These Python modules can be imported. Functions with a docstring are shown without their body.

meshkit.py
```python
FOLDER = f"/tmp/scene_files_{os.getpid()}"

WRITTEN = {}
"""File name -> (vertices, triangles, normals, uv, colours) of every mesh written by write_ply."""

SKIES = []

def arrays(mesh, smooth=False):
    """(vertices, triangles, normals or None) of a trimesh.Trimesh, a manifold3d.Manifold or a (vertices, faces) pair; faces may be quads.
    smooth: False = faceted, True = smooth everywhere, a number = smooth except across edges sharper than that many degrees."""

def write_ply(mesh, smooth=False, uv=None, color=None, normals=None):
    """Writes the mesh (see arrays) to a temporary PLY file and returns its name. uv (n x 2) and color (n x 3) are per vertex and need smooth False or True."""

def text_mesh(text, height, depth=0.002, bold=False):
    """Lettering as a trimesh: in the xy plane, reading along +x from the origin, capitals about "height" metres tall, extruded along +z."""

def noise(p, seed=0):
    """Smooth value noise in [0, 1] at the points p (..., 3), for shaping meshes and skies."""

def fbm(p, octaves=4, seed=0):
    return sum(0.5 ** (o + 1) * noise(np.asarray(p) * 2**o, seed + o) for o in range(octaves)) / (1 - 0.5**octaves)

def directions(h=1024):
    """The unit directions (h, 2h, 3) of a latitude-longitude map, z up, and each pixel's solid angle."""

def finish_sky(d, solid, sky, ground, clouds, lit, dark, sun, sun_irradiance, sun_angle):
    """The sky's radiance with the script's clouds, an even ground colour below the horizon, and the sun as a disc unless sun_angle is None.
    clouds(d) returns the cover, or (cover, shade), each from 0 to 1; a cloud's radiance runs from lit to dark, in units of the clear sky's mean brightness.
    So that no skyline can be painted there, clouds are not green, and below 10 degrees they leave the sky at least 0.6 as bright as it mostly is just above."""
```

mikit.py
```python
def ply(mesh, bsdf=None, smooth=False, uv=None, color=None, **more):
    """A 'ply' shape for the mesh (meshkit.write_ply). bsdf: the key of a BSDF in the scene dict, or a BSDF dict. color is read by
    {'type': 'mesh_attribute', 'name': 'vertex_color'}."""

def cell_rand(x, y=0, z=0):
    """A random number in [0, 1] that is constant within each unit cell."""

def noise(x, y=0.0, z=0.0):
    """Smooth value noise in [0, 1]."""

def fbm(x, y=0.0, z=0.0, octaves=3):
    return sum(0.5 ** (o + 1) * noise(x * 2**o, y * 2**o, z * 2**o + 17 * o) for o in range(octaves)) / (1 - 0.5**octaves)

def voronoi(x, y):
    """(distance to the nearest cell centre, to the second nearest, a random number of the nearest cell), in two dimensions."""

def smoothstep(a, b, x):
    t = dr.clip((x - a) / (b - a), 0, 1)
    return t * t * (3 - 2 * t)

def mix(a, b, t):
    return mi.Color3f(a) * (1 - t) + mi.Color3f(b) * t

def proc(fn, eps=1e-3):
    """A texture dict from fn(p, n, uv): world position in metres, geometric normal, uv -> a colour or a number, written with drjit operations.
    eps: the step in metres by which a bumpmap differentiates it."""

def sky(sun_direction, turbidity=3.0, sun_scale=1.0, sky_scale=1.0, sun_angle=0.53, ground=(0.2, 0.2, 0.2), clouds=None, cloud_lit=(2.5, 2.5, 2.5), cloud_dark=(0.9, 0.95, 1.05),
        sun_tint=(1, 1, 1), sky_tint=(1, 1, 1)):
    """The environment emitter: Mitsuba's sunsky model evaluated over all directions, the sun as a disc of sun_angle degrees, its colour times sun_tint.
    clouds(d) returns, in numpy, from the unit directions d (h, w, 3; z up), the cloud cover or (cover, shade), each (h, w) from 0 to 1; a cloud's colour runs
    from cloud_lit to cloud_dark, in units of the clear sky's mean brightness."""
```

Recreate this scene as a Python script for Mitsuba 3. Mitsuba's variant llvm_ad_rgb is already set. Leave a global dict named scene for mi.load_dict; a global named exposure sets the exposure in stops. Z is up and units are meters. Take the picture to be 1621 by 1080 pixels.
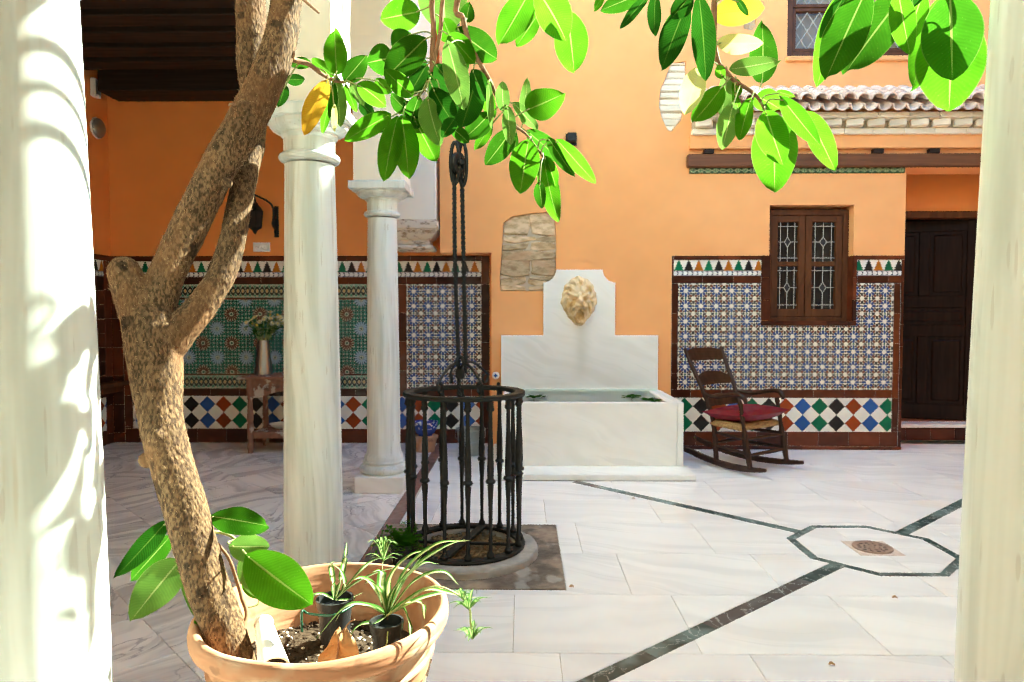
import math, random
import numpy as np, trimesh, drjit as dr, mitsuba as mi, mikit, meshkit
import manifold3d as m3
import mapbox_earcut as earcut
from shapely.geometry import Polygon, box as sbox, LineString, Point
from shapely import affinity
from mikit import noise, fbm, voronoi, cell_rand, smoothstep, mix
T = mi.ScalarTransform4f
random.seed(7)
RNG = np.random.default_rng(7)
scene, labels = {}, {}

# ------------------------------------------------------------------ camera, light, exposure
FPX = 1085.0
CAM = np.array([0.0, 0.0, 1.25])
YAW, PIT = math.atan(15.5 / FPX), math.atan(40 / FPX)
FW = np.array([-math.sin(YAW) * math.cos(PIT), math.cos(YAW) * math.cos(PIT), -math.sin(PIT)])
RT = np.array([math.cos(YAW), math.sin(YAW), 0.0])
UP = np.cross(RT, FW)
scene['camera'] = {'type': 'perspective', 'fov': math.degrees(2 * math.atan(810.5 / FPX)), 'fov_axis': 'x', 'near_clip': 0.02, 'far_clip': 500.0,
                   'to_world': T().look_at(origin=CAM.tolist(), target=(CAM + FW).tolist(), up=[0, 0, 1])}
SUN = (0.640, 0.424, 0.641)
scene['sky'] = mikit.sky(SUN, turbidity=3, sun_scale=1.5, sky_scale=1.0, sky_tint=(0.81, 1.12, 1.23), sun_tint=(0.78, 1.06, 1.20))
exposure = 4.16

# measuring helpers: a pixel of the photograph on a plane of the place
def ray(px, py): return FW + RT * (px - 810.5) / FPX + UP * (540 - py) / FPX
def aty(px, py, Y): d = ray(px, py); return CAM + d * (Y / d[1])
def atz(px, py, z): d = ray(px, py); return CAM + d * ((z - CAM[2]) / d[2])
def zat(py, Y, px=1000): return float(aty(px, py, Y)[2])
def xat(px, Y, py=500): return float(aty(px, py, Y)[0])

# ------------------------------------------------------------------ scene helpers
def uniq(k):
    if k not in scene and k not in labels: return k
    i = 1
    while f'{k}_{i:03d}' in scene or f'{k}_{i:03d}' in labels: i += 1
    return f'{k}_{i:03d}'
def thing(name, label=None, cat=None, group=None, kind=None):
    k = uniq(name); d = {}
    if label: d['label'] = label
    if cat: d['category'] = cat
    if group: d['group'] = group
    if kind: d['kind'] = kind
    labels[k] = d
    return k
def put(key, mesh, bsdf, smooth=False, uv=None, color=None, own=False, **kw):
    k = key if own else uniq(key)
    scene[k] = mikit.ply(mesh, bsdf, smooth=smooth, uv=uv, color=color, **kw)
    return k
def one(name, mesh, bsdf, label, cat, group=None, kind=None, **kw):
    k = thing(name, label, cat, group, kind)
    return put(k, mesh, bsdf, own=True, **kw)
def TM(v, f): return trimesh.Trimesh(np.asarray(v, float), np.asarray(f, int), process=False)
def cat(ms): return trimesh.util.concatenate([m for m in ms])
def bx(x0, x1, y0, y1, z0, z1, b=0.0):
    if b <= 0:
        m = trimesh.creation.box(extents=(x1 - x0, y1 - y0, z1 - z0)); m.apply_translation(((x0 + x1) / 2, (y0 + y1) / 2, (z0 + z1) / 2)); return m
    pts = []
    for sx in (0, 1):
        for sy in (0, 1):
            for sz in (0, 1):
                c = np.array([(x0, x1)[sx], (y0, y1)[sy], (z0, z1)[sz]]); s = np.array([1 - 2 * sx, 1 - 2 * sy, 1 - 2 * sz]) * b
                for a in range(3):
                    q = c + s; q[a] = c[a]; pts.append(q)
    return trimesh.convex.convex_hull(np.array(pts))
def lathe(prof, n=40, c=(0, 0, 0)):
    r = np.array([p[0] for p in prof]); z = np.array([p[1] for p in prof]); a = np.arange(n) * 2 * np.pi / n
    v = np.stack([r[:, None] * np.cos(a), r[:, None] * np.sin(a), np.repeat(z[:, None], n, 1)], -1).reshape(-1, 3) + np.array(c)
    i, j = np.meshgrid(np.arange(len(r) - 1), np.arange(n), indexing='ij')
    q = np.stack([i * n + j, i * n + (j + 1) % n, (i + 1) * n + (j + 1) % n, (i + 1) * n + j], -1).reshape(-1, 4)
    return TM(v, np.vstack([q[:, [0, 1, 2]], q[:, [0, 2, 3]]]))
def spline(P, n=8):
    P = np.asarray(P, float)
    Q = np.vstack([2 * P[0] - P[1], P, 2 * P[-1] - P[-2]]); out = []
    for i in range(1, len(Q) - 2):
        for t in np.arange(n) / n:
            a, b, c, d = Q[i - 1:i + 3]
            out.append(0.5 * (2 * b + (c - a) * t + (2 * a - 5 * b + 4 * c - d) * t * t + (3 * b - a - 3 * c + d) * t ** 3))
    out.append(P[-1]); return np.array(out)
def tube(points, radii, sides=8, cap=True):
    p = np.asarray(points, float); n = len(p); radii = np.broadcast_to(radii, (n,))
    t = np.gradient(p, axis=0); t /= np.linalg.norm(t, axis=1, keepdims=True) + 1e-12
    a = np.zeros_like(p); x = np.cross(t[0], [0, 0, 1.0] if abs(t[0][2]) < 0.9 else [1.0, 0, 0]); a[0] = x / np.linalg.norm(x)
    for i in range(1, n):
        x = a[i - 1] - t[i] * (a[i - 1] @ t[i]); a[i] = x / (np.linalg.norm(x) + 1e-12)
    b = np.cross(t, a); ang = np.arange(sides) * 2 * np.pi / sides + np.pi / sides
    v = (p[:, None] + radii[:, None, None] * (np.cos(ang)[None, :, None] * a[:, None] + np.sin(ang)[None, :, None] * b[:, None])).reshape(-1, 3)
    i, j = np.meshgrid(np.arange(n - 1), np.arange(sides), indexing='ij')
    q = np.stack([i * sides + j, i * sides + (j + 1) % sides, (i + 1) * sides + (j + 1) % sides, (i + 1) * sides + j], -1).reshape(-1, 4)
    f = np.vstack([q[:, [0, 1, 2]], q[:, [0, 2, 3]]])
    if cap:
        v = np.vstack([v, p[0], p[-1]]); k = np.arange(sides); s0, s1 = n * sides, n * sides + 1
        f = np.vstack([f, np.stack([k * 0 + s0, (k + 1) % sides, k], 1), np.stack([k * 0 + s1, (n - 1) * sides + k, (n - 1) * sides + (k + 1) % sides], 1)])
    return TM(v, f)
def bar(a, b, w, h, up=(0, 0, 1)):
    a, b = np.asarray(a, float), np.asarray(b, float); t = b - a; L = np.linalg.norm(t); t = t / L
    s = np.cross(t, up); s /= np.linalg.norm(s); u = np.cross(s, t)
    m = trimesh.creation.box(extents=(L, w, h)); M = np.eye(4); M[:3, 0], M[:3, 1], M[:3, 2], M[:3, 3] = t, s, u, (a + b) / 2
    m.apply_transform(M); return m
# a piece cut from a sheet: polygon (a, b) laid on a face, with a small bevel round its front
def face_y(Y): return lambda a, b, d: np.stack([a, Y + d, b], -1)
def face_z(Z): return lambda a, b, d: np.stack([a, b, Z - d], -1)
def face_x(X): return lambda a, b, d: np.stack([X - d, a, b], -1)
def piece(poly, face, depth, bevel=0.0015, uvfn=None):
    poly = np.asarray(poly.exterior.coords if hasattr(poly, 'exterior') else poly, float)
    if np.allclose(poly[0], poly[-1]): poly = poly[:-1]
    x, y = poly[:, 0], poly[:, 1]
    if np.sum(x * np.roll(y, -1) - np.roll(x, -1) * y) < 0: poly = poly[::-1]
    n = len(poly); e = np.roll(poly, -1, 0) - poly; e /= np.linalg.norm(e, axis=1, keepdims=True) + 1e-12
    nr = np.stack([-e[:, 1], e[:, 0]], 1); pn = np.roll(nr, 1, 0)
    ins = poly + (nr + pn) / np.maximum(1 + (nr * pn).sum(1), 0.35)[:, None] * bevel
    tri = earcut.triangulate_float64(ins, np.array([n], np.uint32)).reshape(-1, 3).astype(int)
    ab = np.vstack([ins, poly, poly]); d = np.repeat([0.0, bevel, depth], n)
    v = face(ab[:, 0], ab[:, 1], d)
    k = np.arange(n); kn = (k + 1) % n; f = [tri]
    for o in (0, n): f += [np.stack([o + k, o + n + k, o + n + kn], 1), np.stack([o + k, o + n + kn, o + kn], 1)]
    m = TM(v, np.vstack(f))
    return (m, uvfn(ab)) if uvfn else m
def slab_poly(poly, face, depth):           # a wall sheet with holes
    v, f = trimesh.creation.triangulate_polygon(poly, engine='earcut'); v = np.asarray(v); n = len(v)
    fr = face(v[:, 0], v[:, 1], np.zeros(n)); bk = face(v[:, 0], v[:, 1], np.full(n, depth))
    vs, fs = [fr, bk], [f, f[:, ::-1] + n]; at = 2 * n
    for ring in [poly.exterior, *poly.interiors]:
        c = np.array(ring.coords)[:-1]; k = len(c)
        vs += [face(c[:, 0], c[:, 1], np.zeros(k)), face(c[:, 0], c[:, 1], np.full(k, depth))]
        i = np.arange(k); j = (i + 1) % k
        fs += [np.stack([at + i, at + j, at + k + j], 1), np.stack([at + i, at + k + j, at + k + i], 1)]; at += 2 * k
    return TM(np.vstack(vs), np.vstack(fs))
def R(x0, x1, z0, z1): return sbox(min(x0, x1), min(z0, z1), max(x0, x1), max(z0, z1))
def polys(g):
    return [q for q in getattr(g, 'geoms', [g]) if q.geom_type == 'Polygon' and q.area > 2e-5]
def man(m): return m3.Manifold(m3.Mesh(np.asarray(m.vertices, np.float32), np.asarray(m.faces, np.uint32)))
def blob(c, r, rot=(0, 0, 0), n=24):
    return m3.Manifold.sphere(1.0, n).scale(list(map(float, r))).rotate(list(map(float, rot))).translate(list(map(float, c)))
def hullchain(P, Rr, seg=12):
    out = []
    for (a, ra), (b, rb) in zip(zip(P[:-1], Rr[:-1]), zip(P[1:], Rr[1:])):
        out.append(m3.Manifold.batch_hull([m3.Manifold.sphere(float(ra), seg).translate(list(map(float, a))), m3.Manifold.sphere(float(rb), seg).translate(list(map(float, b)))]))
    return m3.Manifold.batch_boolean(out, m3.OpType.Add)
def to_tm(man_):
    mm = man_.to_mesh(); return trimesh.Trimesh(mm.vert_properties[:, :3], mm.tri_verts, process=True)

# ------------------------------------------------------------------ materials
def C3(r, g, b): return mi.Color3f(r, g, b)
def mat(name, color, rough=0.6, spec=0.5, metal=0.0, coat=0.0, bump=None, bscale=0.01, eps=1e-3, coat_gloss=None):
    col = mikit.proc(color) if callable(color) else {'type': 'rgb', 'value': list(color)}
    d = {'type': 'principled', 'base_color': col, 'roughness': rough, 'specular': spec, 'metallic': metal}
    if coat: d['clearcoat'] = coat; d['clearcoat_gloss'] = coat_gloss or 0.95
    if bump is not None: d = {'type': 'bumpmap', 'arbitrary': mikit.proc(bump, eps), 'scale': bscale, 'bsdf': d}
    scene[name] = {'type': 'twosided', 'bsdf': d}
    return name

def f_orange(p, n, uv):
    a = fbm(p.x * 0.9, p.y * 0.9, p.z * 0.9, 4); b = fbm(p.x * 7, p.y * 7, p.z * 7, 3)
    c = mix((0.795, 0.375, 0.142), (0.84, 0.413, 0.168), smoothstep(0.3, 0.7, a))
    c = c * (0.965 + 0.07 * b)
    damp = smoothstep(0.62, 0.75, fbm(p.x * 2.2 + 9, p.y * 2, p.z * 1.6, 4)) * smoothstep(2.6, 0.6, p.z)
    return mix(c, c * 0.92 + C3(0.03, 0.02, 0.015), damp * 0.7)
mat('mat_shaded_plaster', lambda p, n, uv: f_orange(p, n, uv) * C3(0.95, 0.72, 0.50), 0.85, 0.2, bump=lambda p, n, uv: fbm(p.x * 9, p.y * 9, p.z * 9, 3), bscale=0.004, eps=4e-3)  # orange plaster darkened: shade of gallery and porch put into the colour
mat('mat_orange_plaster', f_orange, 0.85, 0.25, bump=lambda p, n, uv: fbm(p.x * 9, p.y * 9, p.z * 9, 3) + 0.35 * noise(p.x * 70, p.y * 70, p.z * 70) + 2.5 * fbm(p.x * 2.6, p.y * 2.6, p.z * 1.8, 2), bscale=0.007, eps=4e-3)
def f_cream(p, n, uv):
    a = fbm(p.x * 2.5, p.y * 2.5, p.z * 2.5, 4)
    return mix((0.82, 0.75, 0.60), (0.87, 0.82, 0.69), a)
mat('mat_bounce_plaster', (0.80, 0.80, 0.78), 0.9, 0.2)  # white chosen so the unseen near gallery bounces light forward
mat('mat_cream_plaster', f_cream, 0.9, 0.2, bump=lambda p, n, uv: fbm(p.x * 12, p.y * 12, p.z * 12, 3), bscale=0.004, eps=4e-3)
def f_col(p, n, uv):
    w = fbm(p.x * 3, p.y * 3, p.z * 0.6, 3)
    s = fbm(p.x * 24 + w * 5, p.y * 24, p.z * 0.9 + w * 2, 4)
    s2 = fbm(p.x * 55 + 3, p.y * 55, p.z * 2.2, 3)
    c = mix((0.53, 0.585, 0.550), (0.705, 0.755, 0.730), smoothstep(0.25, 0.7, s))
    c = mix(c, C3(0.52, 0.45, 0.33), 0.35 * smoothstep(0.62, 0.8, s2) * smoothstep(0.4, 0.6, w))
    return mix(c, C3(0.40, 0.38, 0.33), 0.32 * smoothstep(0.72, 0.80, fbm(p.x * 75, p.y * 75, p.z * 8 + 7, 2)))
mat('mat_column_marble', f_col, 0.30, 0.45, bump=lambda p, n, uv: fbm(p.x * 18, p.y * 18, p.z * 5, 3), bscale=0.003, eps=3e-3)
def f_fount(p, n, uv):
    d = p.x * 0.75 + p.z * 1.6 + p.y * 0.5
    w = fbm(p.x * 2, p.y * 2, p.z * 2, 3)
    s = fbm(d * 7 + w * 4, (p.x - p.z) * 1.3, p.y * 2, 4)
    c = mix((0.76, 0.755, 0.70), (0.82, 0.815, 0.77), smoothstep(0.3, 0.7, s))
    st = dr.exp(-dr.square((p.x - 0.555) / (0.05 + 0.03 * fbm(p.x * 9, p.z * 2, 1.0, 2)))) * smoothstep(1.30, 1.10, p.z) * smoothstep(0.55, 0.95, p.z) * smoothstep(6.2, 6.3, p.y)
    c = mix(c, C3(0.52, 0.53, 0.44), 0.45 * st)
    return mix(c, C3(0.66, 0.66, 0.61), 0.35 * smoothstep(0.64, 0.74, s))
mat('mat_fountain_marble', f_fount, 0.28, 0.45)
def f_floor(p, n, uv):
    k = cell_rand(uv.x * 977, uv.y * 463); k2 = cell_rand(uv.x * 311, uv.y * 751, 3)
    an = k * 0.5 - 0.42; u = p.x * dr.cos(an) + p.y * dr.sin(an); v = -p.x * dr.sin(an) + p.y * dr.cos(an)
    w = fbm(u * 1.6 + k2 * 40, v * 1.6, k * 9, 3)
    s = fbm(u * 0.9 + k * 31 + w, v * 9 + w * 5, k2 * 17, 4)
    t = fbm(u * 1.2, v * 26 + w * 8, k * 23, 3)
    c = mix((0.735, 0.745, 0.745), (0.825, 0.83, 0.82), smoothstep(0.28, 0.62, s))
    c = mix(c, C3(0.63, 0.65, 0.655), 0.34 * smoothstep(0.60, 0.72, t) * smoothstep(0.35, 0.6, w))
    c = mix(c, C3(0.83, 0.74, 0.62), 0.38 * smoothstep(0.62, 0.8, fbm(p.x * 2.2, p.y * 2.2, k2 * 11, 3)))
    return c * mix((0.915, 0.915, 0.925), (1.0, 0.995, 0.98), k2)
mat('mat_floor_marble', f_floor, 0.20, 0.42)
def f_gfloor(p, n, uv):
    k = cell_rand(uv.x * 977, uv.y * 463); k2 = cell_rand(uv.x * 311, uv.y * 751, 3)
    an = k * 2.4; u = p.x * dr.cos(an) + p.y * dr.sin(an); v = -p.x * dr.sin(an) + p.y * dr.cos(an)
    w = fbm(u * 3 + k2 * 40, v * 3, k * 9, 4)
    s = fbm(u * 1.3 + k * 31 + w * .8, v * 17 + w * 3.5, k2 * 17, 4)
    c = mix((0.56, 0.55, 0.53), (0.80, 0.79, 0.76), smoothstep(0.3, 0.62, s))
    vein = 1 - smoothstep(0.0, 0.026, dr.abs(fbm(u * 4 + k * 9, v * 11 + w * 2, k2 * 5, 4) - 0.5))
    return mix(c, C3(0.24, 0.24, 0.25), 0.60 * vein * smoothstep(0.42, 0.6, w)) * mix((0.95, 0.93, 0.89), (1.08, 1.06, 1.02), k)
mat('mat_gallery_marble', f_gfloor, 0.16, 0.45)
def f_green(p, n, uv):
    k = cell_rand(uv.x * 977, uv.y * 463)
    w = fbm(p.x * 9 + k * 20, p.y * 9, p.z * 9, 4)
    v = 1 - smoothstep(0.0, 0.03, dr.abs(fbm(p.x * 16 + k * 11, p.y * 16 + w * 3, 1.0, 4) - 0.52))
    c = mix((0.030, 0.052, 0.048), (0.13, 0.19, 0.18), smoothstep(0.35, 0.7, w))
    c = mix(c, C3(0.12, 0.085, 0.08), smoothstep(0.88, 0.95, k) * 0.6)
    return mix(c, C3(0.5, 0.54, 0.52), 0.6 * v)
mat('mat_green_marble', f_green, 0.22, 0.4)
def f_brown(p, n, uv):
    k = cell_rand(uv.x * 977, uv.y * 463)
    w = fbm(p.x * 11 + k * 9, p.y * 11, p.z * 11, 3)
    c = mix((0.028, 0.008, 0.005), (0.135, 0.032, 0.012), k)
    return c * (0.6 + 0.8 * w)
mat('mat_brown_glaze', f_brown, 0.10, 0.22, bump=lambda p, n, uv: fbm(p.x * 16, p.y * 16, p.z * 16, 2), bscale=0.004, eps=4e-3)
def ell(r, t, c, hl, hw):
    a, b = r * dr.cos(t), r * dr.sin(t)
    return 1 - smoothstep(0.75, 1.2, dr.square((a - c) / hl) + dr.square(b / hw))
def polar(u, v, n):
    r = dr.sqrt(u * u + v * v + 1e-9); th = dr.atan2(v, u) / (2 * math.pi / n)
    k = dr.floor(th + 0.5); return r, (th - k) * (2 * math.pi / n), k
def f_star(p, n, uv):
    u, v = uv.x, uv.y
    au, av = u - dr.floor(u) - 0.5, v - dr.floor(v) - 0.5
    bu, bv = u - dr.floor(u + 0.5), v - dr.floor(v + 0.5)
    c = C3(0.74, 0.70, 0.58)
    ra, ta, ka = polar(au, av, 16); od = ka - 2 * dr.floor(ka / 2)
    c = mix(c, C3(0.24, 0.085, 0.015), od * ell(ra, ta, 0.385, 0.072, 0.048))
    rb, tb, kb = polar(bu, bv, 16); ob = kb - 2 * dr.floor(kb / 2)
    c = mix(c, C3(0.02, 0.015, 0.012), ob * ell(rb, tb, 0.37, 0.070, 0.052))
    r, t, k = polar(au, av, 8)
    c = mix(c, C3(0.008, 0.042, 0.18), ell(r, t, 0.282, 0.148, 0.082))
    r2, t2, k2 = polar(bu, bv, 8); odd = k2 - 2 * dr.floor(k2 / 2)
    c = mix(c, mix((0.018, 0.013, 0.012), (0.15, 0.040, 0.012), odd), ell(r2, t2, 0.252, 0.118, 0.080))
    eu, ev = au, bv
    c = mix(c, C3(0.006, 0.13, 0.06), 1 - smoothstep(0.06, 0.075, dr.sqrt(eu * eu + ev * ev)))
    eu, ev = bu, av
    return mix(c, C3(0.03, 0.018, 0.015), 1 - smoothstep(0.055, 0.07, dr.sqrt(eu * eu + ev * ev)))
mat('mat_star_tile', f_star, 0.10, 0.14)
def f_rosette(p, n, uv):
    u, v = uv.x, uv.y
    au, av = u - dr.floor(u) - 0.5, v - dr.floor(v) - 0.5
    bu, bv = u - dr.floor(u + 0.5), v - dr.floor(v + 0.5)
    gu, gv = u * 8, v * 8
    cu, cv = gu - dr.floor(gu) - 0.5, gv - dr.floor(gv) - 0.5
    r0, t0, k0 = polar(cu, cv, 6)
    d1 = dr.abs(r0 - 0.33)
    c = mix((0.006, 0.038, 0.030), (0.012, 0.012, 0.014), 1 - smoothstep(0.16, 0.24, r0))
    c = mix(c, C3(0.025, 0.29, 0.20), 1 - smoothstep(0.05, 0.10, d1))
    c = mix(c, C3(0.66, 0.66, 0.56), (1 - smoothstep(0.04, 0.10, dr.abs(dr.abs(cu) - dr.abs(cv)))) * smoothstep(0.38, 0.46, r0))
    for (x, y, bg, pet) in ((au, av, (0.55, 0.47, 0.33), (0.11, 0.022, 0.008)), (bu, bv, (0.03, 0.06, 0.09), (0.30, 0.42, 0.52))):
        r, t, k = polar(x, y, 16)
        c = mix(c, C3(*bg), 1 - smoothstep(0.215, 0.235, r))
        c = mix(c, C3(*pet), ell(r, t, 0.165, 0.098, 0.026))
        c = mix(c, C3(0.02, 0.10, 0.08), 1 - smoothstep(0.075, 0.085, r))
        c = mix(c, C3(0.60, 0.56, 0.42), (1 - smoothstep(0.010, 0.02, dr.abs(r - 0.055))))
    return c
mat('mat_rosette_tile', f_rosette, 0.10, 0.14)
def f_band(p, n, uv):       # interlaced band: uv.x in repeats, uv.y 0 to 1 across
    u, v = uv.x, uv.y - 0.5
    s = dr.sin(2 * math.pi * u) * 0.25
    d = dr.minimum(dr.abs(v - s), dr.abs(v + s))
    c = mix((0.03, 0.22, 0.15), (0.50, 0.48, 0.36), 1 - smoothstep(0.15, 0.19, d))
    c = mix(c, C3(0.008, 0.02, 0.018), 1 - smoothstep(0.085, 0.12, d))
    dot = dr.minimum(dr.square(u * 2 - dr.floor(u * 2) - 0.5) * 0.5 + dr.square(v), 9)
    c = mix(c, C3(0.60, 0.36, 0.10), 1 - smoothstep(0.010, 0.02, dot))
    return mix(c, C3(0.5, 0.5, 0.38), smoothstep(0.40, 0.42, dr.abs(v)) * (1 - smoothstep(0.45, 0.47, dr.abs(v))))
mat('mat_interlace_tile', f_band, 0.10, 0.14)
def f_chain(p, n, uv):      # arrow chain: uv.x in repeats, uv.y 0 to 1 across
    u, v = uv.x, uv.y - 0.5
    q = u + dr.abs(v) * 0.9; q = q - dr.floor(q)
    c = mix((0.74, 0.73, 0.69), (0.02, 0.022, 0.045), smoothstep(0.50, 0.54, q) * (1 - smoothstep(0.80, 0.84, q)))
    c = mix(c, C3(0.74, 0.73, 0.69), (1 - smoothstep(0.12, 0.16, dr.abs(v))) * smoothstep(0.60, 0.66, q))
    return mix(c, C3(0.16, 0.16, 0.24), smoothstep(0.38, 0.42, dr.abs(v)))
mat('mat_chain_tile', f_chain, 0.12, 0.14)
def f_frieze(p, n, uv):
    u, v = uv.x - dr.floor(uv.x) - 0.5, uv.y - 0.5
    r = dr.sqrt(u * u + v * v)
    c = mix((0.012, 0.05, 0.022), (0.50, 0.52, 0.28), smoothstep(0.40, 0.36, r))
    c = mix(c, C3(0.03, 0.11, 0.05), smoothstep(0.27, 0.24, r) * (1 - smoothstep(0.05, 0.07, dr.minimum(dr.abs(u), dr.abs(v)))))
    c = mix(c, C3(0.05, 0.16, 0.07), (1 - smoothstep(0.03, 0.05, dr.abs(r - 0.27))))
    e = dr.sqrt(dr.square(dr.abs(u) - 0.5) + v * v)
    return mix(c, C3(0.5, 0.45, 0.25), smoothstep(0.10, 0.07, e))
mat('mat_frieze_tile', f_frieze, 0.12, 0.14)
def f_wood(p, n, uv):
    w = fbm(p.x * 3, p.y * 3, p.z * 3, 3)
    g = fbm(p.x * 30 + w * 6, p.y * 30, p.z * 4, 4)
    return mix((0.050, 0.018, 0.008), (0.145, 0.052, 0.020), g)
mat('mat_dark_wood', f_wood, 0.35, 0.2)
def f_beam(p, n, uv):
    w = fbm(p.x * 1.5, p.y * 9, p.z * 9, 3); g = fbm(p.x * 3 + w * 2, p.y * 45, p.z * 45, 4)
    return mix((0.075, 0.028, 0.012), (0.20, 0.078, 0.032), g)
mat('mat_beam_wood', f_beam, 0.6, 0.35)
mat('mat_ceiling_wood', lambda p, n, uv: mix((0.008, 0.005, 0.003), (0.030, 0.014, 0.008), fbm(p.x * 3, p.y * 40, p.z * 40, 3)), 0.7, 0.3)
mat('mat_chair_wood', lambda p, n, uv: mix((0.012, 0.005, 0.003), (0.050, 0.019, 0.009), fbm(p.x * 40, p.y * 40, p.z * 6, 3)), 0.3, 0.3)
mat('mat_black_wood', lambda p, n, uv: mix((0.007, 0.003, 0.002), (0.026, 0.010, 0.005), fbm(p.x * 40, p.y * 40, p.z * 4, 3)), 0.35, 0.12)
def f_table(p, n, uv):
    w = fbm(p.x * 20, p.y * 20, p.z * 9, 4)
    c = mix((0.13, 0.055, 0.034), (0.32, 0.165, 0.105), fbm(p.x * 30, p.y * 30, p.z * 6, 3))
    return mix(c, C3(0.50, 0.46, 0.39), smoothstep(0.56, 0.64, w) * 0.75)
mat('mat_worn_wood', f_table, 0.7, 0.3, bump=lambda p, n, uv: fbm(p.x * 40, p.y * 40, p.z * 25, 3), bscale=0.008, eps=2e-3)
def f_bark(p, n, uv):
    w = fbm(p.x * 12, p.y * 12, p.z * 7, 4)
    g = fbm(p.x * 240 + w * 6, p.y * 240, p.z * 90, 3)
    r = fbm(p.x * 60 + w * 4, p.y * 60, p.z * 9, 3)
    c = mix((0.055, 0.029, 0.015), (0.185, 0.110, 0.057), smoothstep(0.30, 0.70, g))
    c = c * (0.82 + 0.36 * smoothstep(0.3, 0.7, r))
    c = mix(c, C3(0.19, 0.085, 0.035), 0.45 * smoothstep(0.52, 0.7, w))
    kn = fbm(p.x * 21 + 4, p.y * 21, p.z * 17, 2)
    return mix(c, c * 0.35, smoothstep(0.70, 0.78, kn))
mat('mat_bark', f_bark, 0.85, 0.2, bump=lambda p, n, uv: fbm(p.x * 190, p.y * 190, p.z * 70, 3), bscale=0.005, eps=8e-4)
mat('mat_bark_fibre', (0.33, 0.215, 0.12), 0.8, 0.2)
mat('mat_twig', lambda p, n, uv: mix((0.17, 0.085, 0.045), (0.36, 0.20, 0.11), fbm(p.x * 90, p.y * 90, p.z * 90, 3)), 0.8, 0.3)
mat('mat_green_twig', (0.30, 0.34, 0.12), 0.6, 0.4)
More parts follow.
